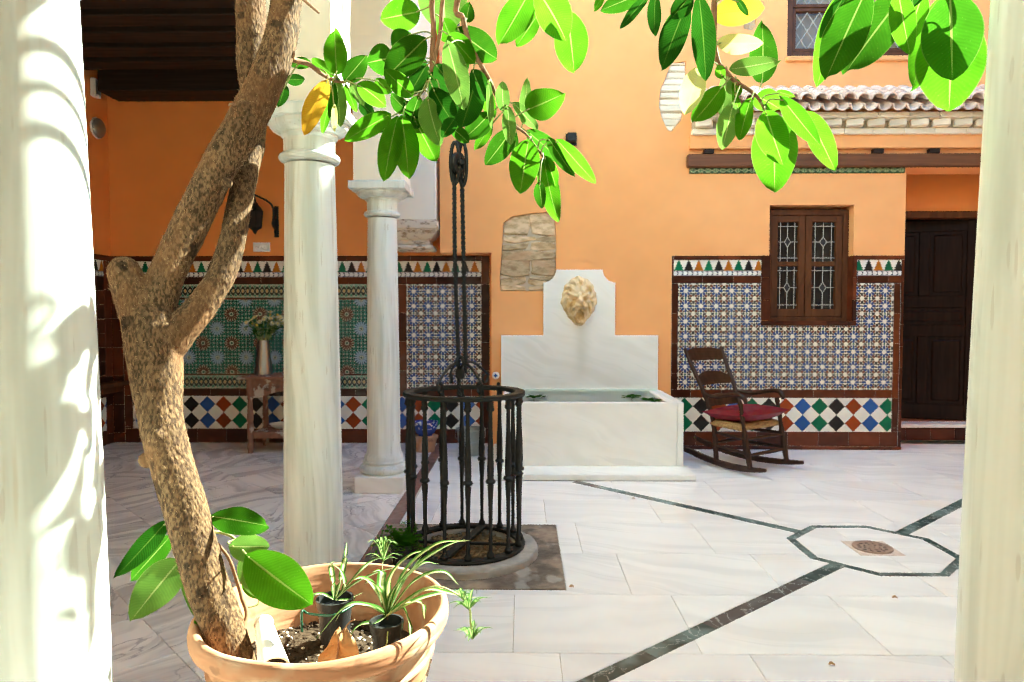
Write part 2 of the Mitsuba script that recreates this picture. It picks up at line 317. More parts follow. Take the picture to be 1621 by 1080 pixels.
def f_pot(p, n, uv):
    w = fbm(p.x * 5, p.y * 5, p.z * 5, 4); g = fbm(p.x * 3, p.y * 3, p.z * 60, 3)
    c = mix((0.36, 0.158, 0.080), (0.52, 0.265, 0.150), w) * (0.88 + 0.22 * g)
    c = mix(c, c * 0.55, 0.6 * smoothstep(0.63, 0.72, fbm(p.x * 17 + 5, p.y * 17, p.z * 17, 4)))
    return mix(c, C3(0.56, 0.42, 0.30), 0.65 * smoothstep(0.54, 0.74, fbm(p.x * 11, p.y * 11, p.z * 7, 4)))
mat('mat_terracotta', f_pot, 0.8, 0.3, bump=lambda p, n, uv: fbm(p.x * 6, p.y * 6, p.z * 55, 3), bscale=0.005, eps=2e-3)
def f_stone(p, n, uv):
    k = cell_rand(uv.x * 977, uv.y * 463)
    w = fbm(p.x * 13 + k * 20, p.y * 13, p.z * 22, 4)
    c = mix((0.40, 0.27, 0.14), (0.68, 0.52, 0.33), smoothstep(0.25, 0.7, w)) * (0.68 + 0.50 * k)
    return mix(c, C3(0.50, 0.30, 0.17), 0.5 * smoothstep(0.60, 0.75, fbm(p.x * 7 + k * 7, p.y * 7, p.z * 9, 3)))
mat('mat_stone', f_stone, 0.9, 0.2, bump=lambda p, n, uv: fbm(p.x * 35, p.y * 35, p.z * 45, 4), bscale=0.02, eps=2e-3)
mat('mat_pale_brick', lambda p, n, uv: mix((0.74, 0.65, 0.48), (0.88, 0.82, 0.68), fbm(p.x * 14, p.y * 14, p.z * 25, 4)) * (0.86 + 0.22 * cell_rand(uv.x * 977, uv.y * 463)), 0.9, 0.2,
    bump=lambda p, n, uv: fbm(p.x * 40, p.y * 40, p.z * 50, 3), bscale=0.012, eps=2e-3)
mat('mat_mortar', lambda p, n, uv: mix((0.42, 0.34, 0.24), (0.60, 0.51, 0.38), fbm(p.x * 20, p.y * 20, p.z * 20, 4)), 0.95, 0.1)
def f_rtile(p, n, uv):
    k = cell_rand(uv.x * 977, uv.y * 463)
    c = mix((0.60, 0.44, 0.35), (0.80, 0.66, 0.56), k) * (0.80 + 0.40 * fbm(p.x * 16, p.y * 16, p.z * 16, 4))
    return c
mat('mat_roof_tile', f_rtile, 0.9, 0.2)
def f_well(p, n, uv):
    w = fbm(p.x * 9, p.y * 9, p.z * 9, 5); g = fbm(p.x * 45, p.y * 45, p.z * 45, 3)
    c = mix((0.12, 0.10, 0.08), (0.30, 0.235, 0.175), smoothstep(0.3, 0.7, w)) * (0.7 + 0.6 * g)
    return mix(c, C3(0.50, 0.51, 0.48), 0.35 * smoothstep(0.68, 0.78, fbm(p.x * 7 + 3, p.y * 5, 2.0, 4)))
mat('mat_well_stone', f_well, 0.85, 0.25, bump=lambda p, n, uv: fbm(p.x * 40, p.y * 40, p.z * 40, 4), bscale=0.012, eps=2e-3)
mat('mat_well_ring', lambda p, n, uv: mix((0.22, 0.20, 0.17), (0.44, 0.42, 0.38), fbm(p.x * 22, p.y * 22, p.z * 22, 4)), 0.85, 0.25, bump=lambda p, n, uv: fbm(p.x * 30, p.y * 30, p.z * 30, 4), bscale=0.015, eps=2e-3)
mat('mat_iron', lambda p, n, uv: mix((0.005, 0.006, 0.005), (0.016, 0.018, 0.016), fbm(p.x * 30, p.y * 30, p.z * 30, 3)), 0.45, 0.25, bump=lambda p, n, uv: fbm(p.x * 60, p.y * 60, p.z * 40, 3), bscale=0.004, eps=1.5e-3)
mat('mat_grout', (0.50, 0.47, 0.41), 0.9, 0.2)
mat('mat_wall_grout', (0.55, 0.46, 0.36), 0.9, 0.2)
for nm, c in dict(green=(0.006, 0.125, 0.055), blue=(0.030, 0.095, 0.30), red=(0.27, 0.042, 0.010), black=(0.020, 0.017, 0.015), white=(0.74, 0.71, 0.63), ochre=(0.42, 0.13, 0.015)).items():
    mat(f'mat_glaze_{nm}', (lambda c: lambda p, n, uv: C3(*c) * (0.78 + 0.44 * cell_rand(uv.x * 977, uv.y * 463)))(c) if nm in ('green', 'blue', 'red') else c, 0.10, 0.14)
mat('mat_soil', lambda p, n, uv: mix((0.022, 0.014, 0.009), (0.085, 0.055, 0.035), fbm(p.x * 90, p.y * 90, p.z * 90, 3)), 0.95, 0.1, bump=lambda p, n, uv: fbm(p.x * 80, p.y * 80, p.z * 80, 3), bscale=0.02, eps=1.5e-3)
mat('mat_perlite', (0.70, 0.66, 0.58), 0.9, 0.2)
mat('mat_mulch', lambda p, n, uv: mix((0.07, 0.045, 0.02), (0.30, 0.20, 0.10), noise(p.x * 75, p.y * 75, p.z * 75)), 0.95, 0.1, bump=lambda p, n, uv: fbm(p.x * 80, p.y * 80, p.z * 80, 3), bscale=0.02, eps=1.5e-3)
mat('mat_white_plastic', (0.80, 0.78, 0.74), 0.35, 0.5)
mat('mat_white_paint', (0.80, 0.78, 0.74), 0.5, 0.5)
mat('mat_black_plastic', (0.022, 0.022, 0.024), 0.4, 0.5)
mat('mat_steel', (0.36, 0.365, 0.37), 0.28, 0.5, metal=1.0)
mat('mat_zinc', lambda p, n, uv: mix((0.26, 0.29, 0.28), (0.38, 0.41, 0.39), fbm(p.x * 25, p.y * 25, p.z * 25, 3)), 0.38, 0.5, metal=0.7)
mat('mat_brass_yellow', (0.75, 0.55, 0.06), 0.7, 0.2)
mat('mat_green_plastic', (0.01, 0.06, 0.03), 0.4, 0.4)
mat('mat_brass', (0.75, 0.52, 0.18), 0.3, 0.5, metal=1.0)
mat('mat_lead', (0.34, 0.33, 0.30), 0.5, 0.5)
mat('mat_lion', lambda p, n, uv: mix((0.60, 0.40, 0.17), (0.76, 0.60, 0.36), smoothstep(0.30, 0.60, fbm(p.x * 18, p.y * 18, p.z * 14, 3))), 0.65, 0.35)
mat('mat_corbel', lambda p, n, uv: mix((0.36, 0.24, 0.15), (0.72, 0.62, 0.48), smoothstep(0.28, 0.55, fbm(p.x * 22, p.y * 22, p.z * 30, 4))), 0.9, 0.2, bump=lambda p, n, uv: fbm(p.x * 35, p.y * 35, p.z * 45, 4), bscale=0.02, eps=2e-3)
mat('mat_basin_green', (0.62, 0.74, 0.64), 0.5, 0.3)
mat('mat_rush', lambda p, n, uv: mix((0.16, 0.085, 0.03), (0.50, 0.32, 0.14), fbm(p.x * 90, p.y * 90, p.z * 90, 2)), 0.8, 0.3)
mat('mat_red_satin', lambda p, n, uv: mix((0.11, 0.003, 0.009), (0.20, 0.007, 0.018), fbm(p.x * 9, p.y * 9, p.z * 9, 3)), 0.34, 0.5, bump=lambda p, n, uv: fbm(p.x * 14, p.y * 14, p.z * 6, 3), bscale=0.03, eps=2e-3)
mat('mat_dry_leaf', lambda p, n, uv: mix((0.36, 0.19, 0.075), (0.55, 0.33, 0.15), fbm(p.x * 30, p.y * 30, p.z * 30, 3)), 0.7, 0.3)
mat('mat_rust_iron', lambda p, n, uv: mix((0.20, 0.13, 0.10), (0.42, 0.31, 0.25), fbm(p.x * 60, p.y * 60, p.z * 60, 3)), 0.8, 0.3)
mat('mat_pink_stone', lambda p, n, uv: mix((0.50, 0.40, 0.33), (0.70, 0.60, 0.52), fbm(p.x * 40, p.y * 40, p.z * 40, 3)), 0.8, 0.3)
mat('mat_blue_ceramic', lambda p, n, uv: mix((0.010, 0.045, 0.28), (0.65, 0.68, 0.66), smoothstep(0.60, 0.66, noise(p.x * 60, p.y * 60, p.z * 60)) * smoothstep(0.20, 0.24, p.z)), 0.12, 0.5, coat=0.6)
mat('mat_dim_room', (0.30, 0.24, 0.19), 0.9, 0.1)  # brown standing for the dim room behind the upper window
mat('mat_dark_room', (0.030, 0.022, 0.018), 0.9, 0.1)  # near-black standing for the darkness of unlit interiors
mat('mat_floor_terracotta', lambda p, n, uv: mix((0.28, 0.085, 0.035), (0.42, 0.15, 0.065), cell_rand(p.x * 5, p.y * 5)), 0.35, 0.4)
mat('mat_ground', (0.55, 0.54, 0.50), 0.9, 0.2)
mat('mat_kerb_red', lambda p, n, uv: mix((0.13, 0.055, 0.040), (0.27, 0.14, 0.11), fbm(p.x * 25, p.y * 25, 1.0, 4)) * (0.7 + 0.5 * cell_rand(uv.x * 977, uv.y * 463)), 0.3, 0.4)
scene['mat_pane'] = {'type': 'thindielectric', 'int_ior': 1.24}
scene['mat_water'] = {'type': 'dielectric', 'int_ior': 1.33}

def leafmat(name, col, rib, trans, rough=0.32, vein=0.35):
    def fn(p, n, uv):
        u, v = uv.x, uv.y
        a = dr.abs(u)
        st = dr.sin((v - a * 0.16 + 0.02 * noise(v * 14, u * 4)) * 150.0)
        w = fbm(p.x * 22, p.y * 22, p.z * 22, 3); sp = noise(p.x * 260, p.y * 260, p.z * 260)
        c = C3(*col) * (0.74 + 0.52 * w) * (1 + vein * 0.20 * st)
        c = mix(c, C3(*rib), 0.25 * smoothstep(0.86, 0.92, sp))
        c = mix(c, C3(*rib), 0.85 * (1 - smoothstep(0.016 + 0.02 * (1 - v), 0.04 + 0.03 * (1 - v), a)))
        return mix(c, C3(*rib), smoothstep(0.955, 0.99, a) * 0.5)
    scene[name] = {'type': 'principledthin', 'base_color': mikit.proc(fn), 'roughness': rough, 'eta': 1.5, 'diff_trans': trans}
    return name
leafmat('mat_leaf', (0.066, 0.245, 0.008), (0.24, 0.36, 0.08), 1.5)
leafmat('mat_leaf_deep', (0.030, 0.125, 0.006), (0.20, 0.28, 0.07), 1.2, rough=0.27)
leafmat('mat_leaf_dark', (0.016, 0.085, 0.006), (0.10, 0.19, 0.03), 0.9, rough=0.24, vein=0.9)
leafmat('mat_leaf_pale', (0.13, 0.27, 0.045), (0.40, 0.48, 0.18), 1.0, rough=0.36)
leafmat('mat_leaf_yellow', (0.72, 0.40, 0.035), (0.62, 0.26, 0.03), 1.0, rough=0.4, vein=0.4)
leafmat('mat_leaf_cream', (0.62, 0.62, 0.22), (0.62, 0.60, 0.30), 1.0, rough=0.4, vein=0.4)
scene['mat_blade'] = {'type': 'principledthin', 'base_color': {'type': 'mesh_attribute', 'name': 'vertex_color'}, 'roughness': 0.4, 'eta': 1.45, 'diff_trans': 0.8}
scene['mat_petal'] = {'type': 'principledthin', 'base_color': {'type': 'rgb', 'value': [0.80, 0.78, 0.62]}, 'roughness': 0.6, 'eta': 1.3, 'diff_trans': 0.8}

# ================================================================== THE SETTING: floors
YB, YR = 6.67, 6.41                  # back wall, window wall
WELL = (-0.30, 3.57); DRAIN = (1.888, 3.675)
one('ground', bx(-40, 40, -40, 40, -0.30, -0.05), 'mat_ground', 'pale ground under and around the courtyard house', 'ground', kind='structure')
k = thing('patio_floor', 'white marble slab floor of the open patio with green inlaid strips', 'floor', kind='structure')
put(k, bx(-0.82, 9.0, 1.26, 6.72, -0.04, -0.004), 'mat_grout', own=True)
oc, ap = np.array(DRAIN), 0.398
def octagon(r): return Polygon([(oc[0] + r / math.cos(math.pi / 8) * math.cos(a), oc[1] + r / math.cos(math.pi / 8) * math.sin(a)) for a in np.arange(8) * math.pi / 4 + math.pi / 8])
o_out, o_in = octagon(ap), octagon(ap - 0.044)
strips = [LineString([(1.888, 3.675), (-0.10, 2.02)]), LineString([(1.888, 3.675), (0.40, 5.14)]), LineString([(1.888, 3.675), (4.6, 6.02)]), LineString([(1.888, 3.675), (3.75, 1.85)])]
strip_area = [s.buffer(0.035, cap_style=2).difference(o_out) for s in strips]
blocked = o_out.difference(o_in)
for s in strip_area: blocked = blocked.union(s)
well_sq = sbox(WELL[0] - 0.505, WELL[1] - 0.485, WELL[0] + 0.505, WELL[1] + 0.485)
drain_sq = sbox(DRAIN[0] - 0.115, DRAIN[1] - 0.115, DRAIN[0] + 0.115, DRAIN[1] + 0.115)
fplinth = sbox(-0.267, 5.15, 1.322, 6.72)
hole = blocked.union(well_sq).union(drain_sq).union(fplinth)
def cuv(n): r = RNG.random(2); return np.tile(r, (n, 1))
def slab(kk, part, poly, m, face=None, depth=0.03, bevel=0.0012):
    for q in polys(poly):
        q = q.simplify(0.0008)
        if q.interiors:
            w = q.bounds; xm = (w[0] + w[2]) / 2
            for h in (sbox(w[0] - 1, w[1] - 1, xm, w[3] + 1), sbox(xm, w[1] - 1, w[2] + 1, w[3] + 1)): slab(kk, part, q.intersection(h), m, face, depth, bevel)
            continue
        me = piece(q, face or face_z(0.0), depth, bevel); put(kk + '__' + part, me, m, uv=cuv(len(me.vertices)))
sw, sd, joint = 0.70, 0.535, 0.0015
rows = np.arange(-6, 14)
for j in rows:
    y0 = 0.36 + j * sd
    if y0 > 6.7 or y0 < 1.0: continue
    off = (0.31 * j * 1.7) % sw
    for i in range(-2, 10):
        x0 = -0.74 + i * sw + off - sw
        q = sbox(max(x0, -0.735), max(y0, 1.265), x0 + sw, min(y0 + sd, 6.71)) if x0 + sw > -0.70 and x0 < 5.2 else None
        if q is None: continue
        q = q.buffer(-joint).difference(hole.buffer(joint))
        slab(k, 'slab', q.difference(o_in), 'mat_floor_marble')
for i, q in enumerate([o_in.intersection(sbox(0, 0, oc[0] + 0.02, oc[1] + 0.03)), o_in.intersection(sbox(oc[0] + 0.02, 0, 9, oc[1] + 0.03)), o_in.intersection(sbox(0, oc[1] + 0.03, oc[0] - 0.06, 9)), o_in.intersection(sbox(oc[0] - 0.06, oc[1] + 0.03, 9, 9))]):
    slab(k, 'slab', q.difference(drain_sq.buffer(joint)).buffer(-joint), 'mat_floor_marble')
ring = o_out.difference(o_in)
for a in range(8):
    th = a * math.pi / 4; w = 3.0
    wedge = Polygon([oc, oc + w * np.array([math.cos(th - math.pi / 8), math.sin(th - math.pi / 8)]), oc + w * np.array([math.cos(th + math.pi / 8), math.sin(th + math.pi / 8)])])
    slab(k, 'green_strip', ring.intersection(wedge).buffer(-0.0008), 'mat_green_marble')
for ln, ar in zip(strips, strip_area):
    d = np.array(ln.coords[1]) - np.array(ln.coords[0]); L = np.linalg.norm(d); d = d / L; s = 0.36
    while s < L:
        st = 0.26 + 0.20 * RNG.random(); pc = LineString([oc + d * s, oc + d * min(s + st, L)]).buffer(0.035, cap_style=2)
        slab(k, 'green_strip', pc.intersection(ar).buffer(-0.0008), 'mat_green_marble'); s += st
# edging between patio and gallery
kb = thing('kerb', 'reddish brown stone edging strip between patio and left gallery', 'edging', kind='structure')
put(kb, bx(-0.83, -0.735, 1.26, 6.70, -0.04, -0.003), 'mat_grout', own=True)
y = 1.28
while y < 6.68:
    slab(kb, 'edging_stone', sbox(-0.826, y, -0.738, min(y + 0.30, 6.69)).difference(well_sq).buffer(-0.001), 'mat_kerb_red', face_z(0.002)); y += 0.30
g = thing('gallery_floor', 'grey veined marble tile floor of the shaded left gallery', 'floor', kind='structure')
put(g, bx(-4.30, -0.83, 1.26, 6.72, -0.04, -0.004), 'mat_grout', own=True)
put(g + '__near_paving', bx(-4.30, 5.58, -2.6, 1.255, -0.04, -0.001), 'mat_gallery_marble')
area = sbox(-4.28, 1.3, -0.83, 6.70); ts = 0.43
for i in range(-14, 15):
    for j in range(-14, 15):
        q = affinity.rotate(sbox(-ts / 2, -ts / 2, ts / 2, ts / 2).buffer(-0.0012), 45, origin=(0, 0))
        q = affinity.translate(q, -2.5 + (i - j) * ts / math.sqrt(2), 4.0 + (i + j) * ts / math.sqrt(2))
        for h in polys(q.intersection(area)): slab(g, 'slab', h, 'mat_gallery_marble')
# drain in the middle of the octagon
d = thing('floor_drain', 'round rusty pierced drain grate set in a pinkish square stone inside the octagon', 'drain')
me = piece(affinity.rotate(drain_sq, 0).buffer(-0.001), face_z(0.001), 0.03, 0.002); put(d + '__surround', me, 'mat_pink_stone')
disc = Point(*DRAIN).buffer(0.085, 40)
for rr, nn, sz in ((0.066, 12, 0.0115), (0.040, 8, 0.0105), (0.014, 4, 0.007)):
    for a in range(nn):
        c = Point(DRAIN[0] + rr * math.cos(a * 2 * math.pi / nn), DRAIN[1] + rr * math.sin(a * 2 * math.pi / nn)); disc = disc.difference(c.buffer(sz, 6))
put(d + '__grate', slab_poly(disc, face_z(0.006), 0.012), 'mat_rust_iron')
put(d + '__frame', slab_poly(Point(*DRAIN).buffer(0.100, 40).difference(Point(*DRAIN).buffer(0.086, 40)), face_z(0.009), 0.014), 'mat_rust_iron')
put(d + '__dark_disc', slab_poly(Point(*DRAIN).buffer(0.085, 24), face_z(0.0022), 0.0005), 'mat_black_plastic')  # flat black disc standing for the dark under the grate
for (px, py, lab) in ((1417, 947, 'tiny dark scrap on the floor just in front of the inlaid octagon'), (1317, 1053, 'tiny scrap on the floor near the lower edge, right of the green strip'), (1003, 790, 'tiny scrap on the floor in front of the fountain plinth'), (905, 930, 'tiny scrap at the front right corner of the square well slab')):
    c = atz(px, py, 0.004)
    one('fallen_scrap', tube(spline([c + [-0.012, 0, 0.002], c + [0, 0.006, 0.006], c + [0.010, -0.003, 0.001]], 3), [0.001, 0.004, 0.005, 0.005, 0.004, 0.003, 0.001], 5), 'mat_dry_leaf',
        lab, 'scrap', group='scraps on the floor')

# ================================================================== walls
def hole_poly(pts): return Polygon(pts)
def px_poly(pts, Y): return Polygon([tuple(aty(px, py, Y)[[0, 2]]) for px, py in pts])
YC = 6.355                            # face of the beam and of the band over it
patchA = px_poly([(797, 352), (812, 342), (845, 337), (868, 336), (879, 342), (881, 395), (880, 440), (868, 461), (792, 461), (791, 440), (794, 400)], YR)
patchB = px_poly([(1062, 100), (1086, 97), (1087, 130), (1085, 165), (1079, 190), (1062, 209), (1056, 205), (1047, 186), (1043, 168), (1045, 142), (1054, 122)], YR)
patchC = px_poly([(1172, 20), (1198, 12), (1198, 40), (1190, 48), (1178, 46)], YR)
UX0, UX1, UZ0, UZ1 = xat(1240, YR), xat(1434, YR), zat(92, YR), zat(92, YR) + 1.25
WX1 = xat(1430, YR); WX0 = xat(778, YR)
VX0, VX1, VZ0, VZ1 = xat(1211, YR + .09), xat(1349, YR), zat(509, YR + .09), zat(325, YR)
wb = thing('back_wall', 'orange plastered main wall behind the fountain with exposed stone patches and a leaded upper window', 'wall')
wpoly = R(WX0, 5.6, zat(265, YC) + .003, 6.6).union(R(WX0, WX1, 0, zat(265, YC) + .01)).union(R(xat(697, YR), WX0 + .01, zat(405, YB, 700) + .006, 6.6))
for h in (patchA, patchB, patchC, R(UX0, UX1, UZ0, UZ1), R(VX0, VX1, VZ0, VZ1)): wpoly = wpoly.difference(h)
put(wb + '__plaster', slab_poly(wpoly, face_y(YR), 0.318), 'mat_orange_plaster')
put(wb + '__coping', bx(WX0 - .1, 9.0, YR - 0.10, YB + 0.4, 6.6, 6.68), 'mat_roof_tile')
gw = thing('gallery_wall', 'orange plastered back wall of the left gallery above the long dado, set back from the fountain wall', 'wall')
put(gw + '__plaster', bx(-4.34, WX0 - .001, YB, YB + .3, 0, 6.6), 'mat_shaded_plaster')
def stones(patch, rows_z, wmin, wmax, nm, jit, m='mat_stone', depth=0.05, recess=0.012):
    x0, z0, x1, z1 = patch.bounds
    put(wb + '__mortar', slab_poly(patch.buffer(0.01), face_y(YR + recess + 0.02), 0.2), 'mat_mortar')
    z = z0
    for hgt, w0, w1 in rows_z:
        x = x0 - 0.03
        while x < x1:
            w = w0 + (w1 - w0) * RNG.random()
            q = Polygon([(x + a * w + (RNG.random() - .5) * jit, z + b * hgt + (RNG.random() - .5) * jit) for a, b in ((0, 0), (.5, -.01), (1, 0), (1, .5), (1, 1), (.55, 1.01), (0, 1), (0, .5))]).buffer(-0.013).buffer(0.007)
            for h in polys(q.intersection(patch.buffer(-0.004))):
                h = h.simplify(0.003); rc = recess - .004 + 0.022 * RNG.random()
                if len(h.interiors) == 0 and len(h.exterior.coords) > 3:
                    me = piece(h, face_y(YR + rc), depth, 0.007); put(wb + '__' + nm, me, m, uv=cuv(len(me.vertices)))
            x += w
        z += hgt
HA = patchA.bounds[3] - patchA.bounds[1]
stones(patchA, [(0.075 * HA, .15, .3), (0.075 * HA, .12, .3), (0.045 * HA, .2, .3), (0.20 * HA, .22, .32), (0.13 * HA, .4, .6), (0.095 * HA, .25, .42), (0.085 * HA, .25, .4), (0.31 * HA, .24, .36)], 0, 0, 'stone', 0.042)
stones(patchB, [(0.0615, .3, .5)] * 12, 0, 0, 'brick', 0.010, 'mat_pale_brick')
stones(patchC, [(0.07, .1, .2)] * 4, 0, 0, 'stone', 0.02)

def leaded(parent, X0, X1, Z0, Z1, Y, kind):
    """glass pane with lead cames, Y = plane of the glass"""
    put(parent + '__pane', TM([[X0, Y, Z0], [X1, Y, Z0], [X1, Y, Z1], [X0, Y, Z1]], [[0, 1, 2], [0, 2, 3]]), 'mat_pane')
    W, H, yl, r = X1 - X0, Z1 - Z0, Y - 0.004, 0.0042
    L = lambda a, b: bar((X0 + a[0] * W, yl, Z0 + a[1] * H), (X0 + b[0] * W, yl, Z0 + b[1] * H), 0.006, 0.011, up=(0, 1, 0)) if False else tube([(X0 + a[0] * W, yl, Z0 + a[1] * H), (X0 + b[0] * W, yl, Z0 + b[1] * H)], r, 6)
    ms = []
    if kind == 'diamond':
        dx, dz = 0.155, 0.26
        cx, cz, hw, hh = 0.5, 0.5, dx, 0.125
        for x in (0.15, 0.85): ms.append(L((x, 0), (x, 1)))
        for z in (0.09, 0.90): ms.append(L((0, z), (1, z)))
        ms += [L((0, .5), (cx - hw, .5)), L((cx + hw, .5), (1, .5)), L((.5, 0), (.5, .5 - hh)), L((.5, .5 + hh), (.5, 1))]
        D = [(cx - hw, cz), (cx, cz + hh), (cx + hw, cz), (cx, cz - hh)]
        for i in range(4): ms.append(L(D[i], D[(i + 1) % 4]))
        put(parent + '__diamond_glass', TM([[X0 + a * W, Y - 0.002, Z0 + b * H] for a, b in D], [[0, 2, 1], [0, 3, 2]]), 'mat_black_plastic')
    else:
        sx, sz = 0.112, 0.165; n = int(H / sz) + int(W / sx) + 3
        rect = R(X0, X1, Z0, Z1)
        for i in range(-n, n):
            for sgn in (1, -1):
                ln = LineString([(X0 + i * sx - 30 * sx, Z0 - 30 * sz * sgn), (X0 + i * sx + 30 * sx, Z0 + 30 * sz * sgn)]).intersection(rect)
                if ln.length > 0.02:
                    c = np.array(ln.coords); ms.append(tube([(c[0][0], yl, c[0][1]), (c[-1][0], yl, c[-1][1])], 0.0050, 6))
    put(parent + '__lead_came', cat(ms), 'mat_lead')
def frame(X0, X1, Z0, Z1, w, y0, y1, b=0.004, bottom=None):
    bt = w if bottom is None else bottom
    return cat([bx(X0, X0 + w, y0, y1, Z0, Z1, b), bx(X1 - w, X1, y0, y1, Z0, Z1, b), bx(X0 + w, X1 - w, y0 + 0.001, y1, Z1 - w, Z1, b), bx(X0 + w, X1 - w, y0 + 0.001, y1, Z0, Z0 + bt, b)])
# upper window with lattice leading
uw = wb + '__window'
put(uw + '__frame', frame(UX0 + .002, UX1 - .002, UZ0 + .002, UZ1 - .002, 0.055, YR + 0.02, YR + 0.12), 'mat_dark_wood')
umid = (UX0 + UX1) / 2
for a, b in ((UX0 + .058, umid - .003), (umid + .003, UX1 - .058)):
    zr = UZ0 + 0.06 + 0.40
    for z0, z1 in ((UZ0 + .06, zr - .002), (zr + .002, zr + 0.40), (zr + 0.404, UZ1 - .06)):
        put(uw + '__sash', frame(a, b, z0, z1, 0.032, YR + 0.035, YR + 0.085), 'mat_dark_wood')
        if z0 < UZ0 + 0.6: leaded(uw, a + .03, b - .03, z0 + .03, z1 - .03, YR + 0.06, 'lattice')
put(uw + '__room_backing', bx(UX0, UX1, YR + 0.14, YR + 0.16, UZ0, UZ1), 'mat_dim_room')  # flat sheet with the dimness of the room put into its colour
put(uw + '__sill', bx(UX0 - .015, UX1 + .015, YR - 0.035, YR + 0.02, UZ0 - .045, UZ0 + .001, .008), 'mat_orange_plaster')

# ground floor window, beam, brick cornice and small tiled roof
wd = wb + '__window'
fx0, fx1 = VX0 + .001, xat(1342, YR + .09)
put(wd + '__frame', frame(fx0, VX1 - .001, VZ0 + .001, VZ1 - .03, 0.052, YR + .09, YR + .17, bottom=0.04), 'mat_dark_wood')
mid = xat(1274, YR + .09)
for a, b in ((fx0 + .054, mid - .003), (mid + .003, VX1 - .055)):
    z0, z1 = VZ0 + .043, VZ1 - .084
    zr = zat(418, YR + .09)
    put(wd + '__sash', cat([frame(a, b, z0, z1, 0.060, YR + .10, YR + .15, bottom=0.075), bx(a + .06, b - .06, YR + .102, YR + .149, zr - .022, zr + .022, .004)]), 'mat_dark_wood')
    leaded(wd, a + .062, b - .062, zr + .023, z1 - .062, YR + .125, 'diamond')
    leaded(wd, a + .062, b - .062, z0 + .077, zr - .023, YR + .125, 'diamond')
put(wd + '__dark_backing', bx(VX0, VX1, YR + .26, YR + .30, VZ0, VZ1), 'mat_dark_room')  # dark sheet standing for the unlit room behind the glass
tr = thing('tiled_canopy', 'small pitched roof of pale barrel tiles over a brick cornice and orange band', 'roof')
put(tr + '__lintel_band', bx(xat(1090, YC), 5.58, YC - .005, YR - .001, zat(236, YC), zat(214, YC), .006), 'mat_orange_plaster')
put(tr + '__soffit_strip', bx(xat(1085, YC), 5.58, YC + .05, YR - .001, zat(243, YC), zat(236, YC) - .001), 'mat_orange_plaster')
for i, px in enumerate((1112, 1200, 1288, 1378, 1466, 1560)):
    put(tr + '__joist_end', bx(0, .090, YC - .008, YC + .049, zat(244, YC), zat(237, YC), .002), 'mat_ceiling_wood', to_world=T().translate([xat(px, YC), 0, 0]))
bm = one('wooden_beam', bx(xat(1086, YC), 5.58, YC - .012, YR - .002, zat(265, YC), zat(244.5, YC), .010), 'mat_beam_wood', 'long dark wooden lintel beam under the little tiled roof', 'beam')
fr = thing('tile_frieze', 'narrow band of green rosette tiles under the wooden beam', 'tile band')
fz0, fz1, fx = zat(275.5, YR), zat(265.5, YR) - .002, xat(1089, YR)
nfr = 29; fw = (xat(1427, YR) - fx) / nfr
for i in range(nfr):
    me, uv = piece(R(fx + i * fw + .0006, fx + (i + 1) * fw - .0006, fz0, fz1), face_y(YR - .010), .011, .0015, lambda ab, i=i: np.stack([(ab[:, 0] - fx) / fw, (ab[:, 1] - fz0) / (fz1 - fz0)], 1))
    put(fr + '__rosette_tile', me, 'mat_frieze_tile', uv=uv)

cx0, cx1 = xat(1092, YC), 5.58
def brick_row(nm, y_front, zlo, zhi, wlen, xo=0.0):
    x = cx0 - xo
    while x < cx1:
        a, b = max(x, cx0), min(x + wlen * (0.93 + 0.14 * RNG.random()), cx1)
        if b - a > 0.03:
            me = bx(a + .002, b - .002, y_front + .004 * RNG.random(), YR - .01, zlo + .002, zhi - .002, .006); put(tr + '__' + nm, me, 'mat_pale_brick', uv=cuv(len(me.vertices)))
        x = b if b > x else x + wlen
zA, zB = zat(213.5, 6.31), zat(203, 6.30)
brick_row('brick', 6.31, zA, zB, .27)
zC = zat(189, 6.25)
put(tr + '__mortar_bed', bx(cx0 + .01, cx1, 6.345, YR - .012, zB - .004, zC + .004), 'mat_mortar')
x = cx0 + .02
while x < cx1:
    me = bx(-.070, .070, -.075, .075, zB + .003, zC - .003, .006)
    me.apply_transform(trimesh.transformations.rotation_matrix(math.radians(-24 + 5 * RNG.random()), [0, 0, 1])); me.apply_translation([x + .085, 6.315, 0])
    put(tr + '__dentil_brick', me, 'mat_pale_brick', uv=cuv(len(me.vertices))); x += .193
zD = zat(177.5, 6.21)
brick_row('brick', 6.215, zC, zD, .29, .1)
# barrel tiles
Ye, Yt = 6.09, YR + .03
ze, zt = zat(168, Ye), zat(152, YR)
slope = math.atan2(zt - ze, Yt - Ye); Lr = math.hypot(zt - ze, Yt - Ye)
put(tr + '__bedding', TM([[cx0 + .02, Ye + .06, zD + .001], [cx1, Ye + .06, zD + .001], [cx1, Yt, zt - .05], [cx0 + .02, Yt, zt - .05], [cx0 + .02, Yt, zD], [cx1, Yt, zD]], [[0, 1, 2], [0, 2, 3], [0, 3, 4], [1, 5, 2]]), 'mat_mortar')
def barrel(r0, r1, L, up):
    a = np.linspace(0, math.pi, 11); vs = []
    for s, r in ((0, r0), (L, r1)):
        for th in (0, -.012):
            rr = r + th
            vs.append(np.stack([rr * np.cos(a), np.full(11, s), (rr * np.sin(a)) * (1 if up else -1)], 1))
    n = 11; f = []
    for (p, q) in ((0, 2), (1, 3), (0, 1), (2, 3)):
        for i in range(n - 1):
            f += [[p * n + i, q * n + i, q * n + i + 1], [p * n + i, q * n + i + 1, p * n + i + 1]]
    return TM(np.vstack(vs), f)
nrow = 5; pitch = xat(1400, Ye, 170) - xat(1377.6, Ye, 170)
RX = trimesh.transformations.rotation_matrix(slope, [1, 0, 0])
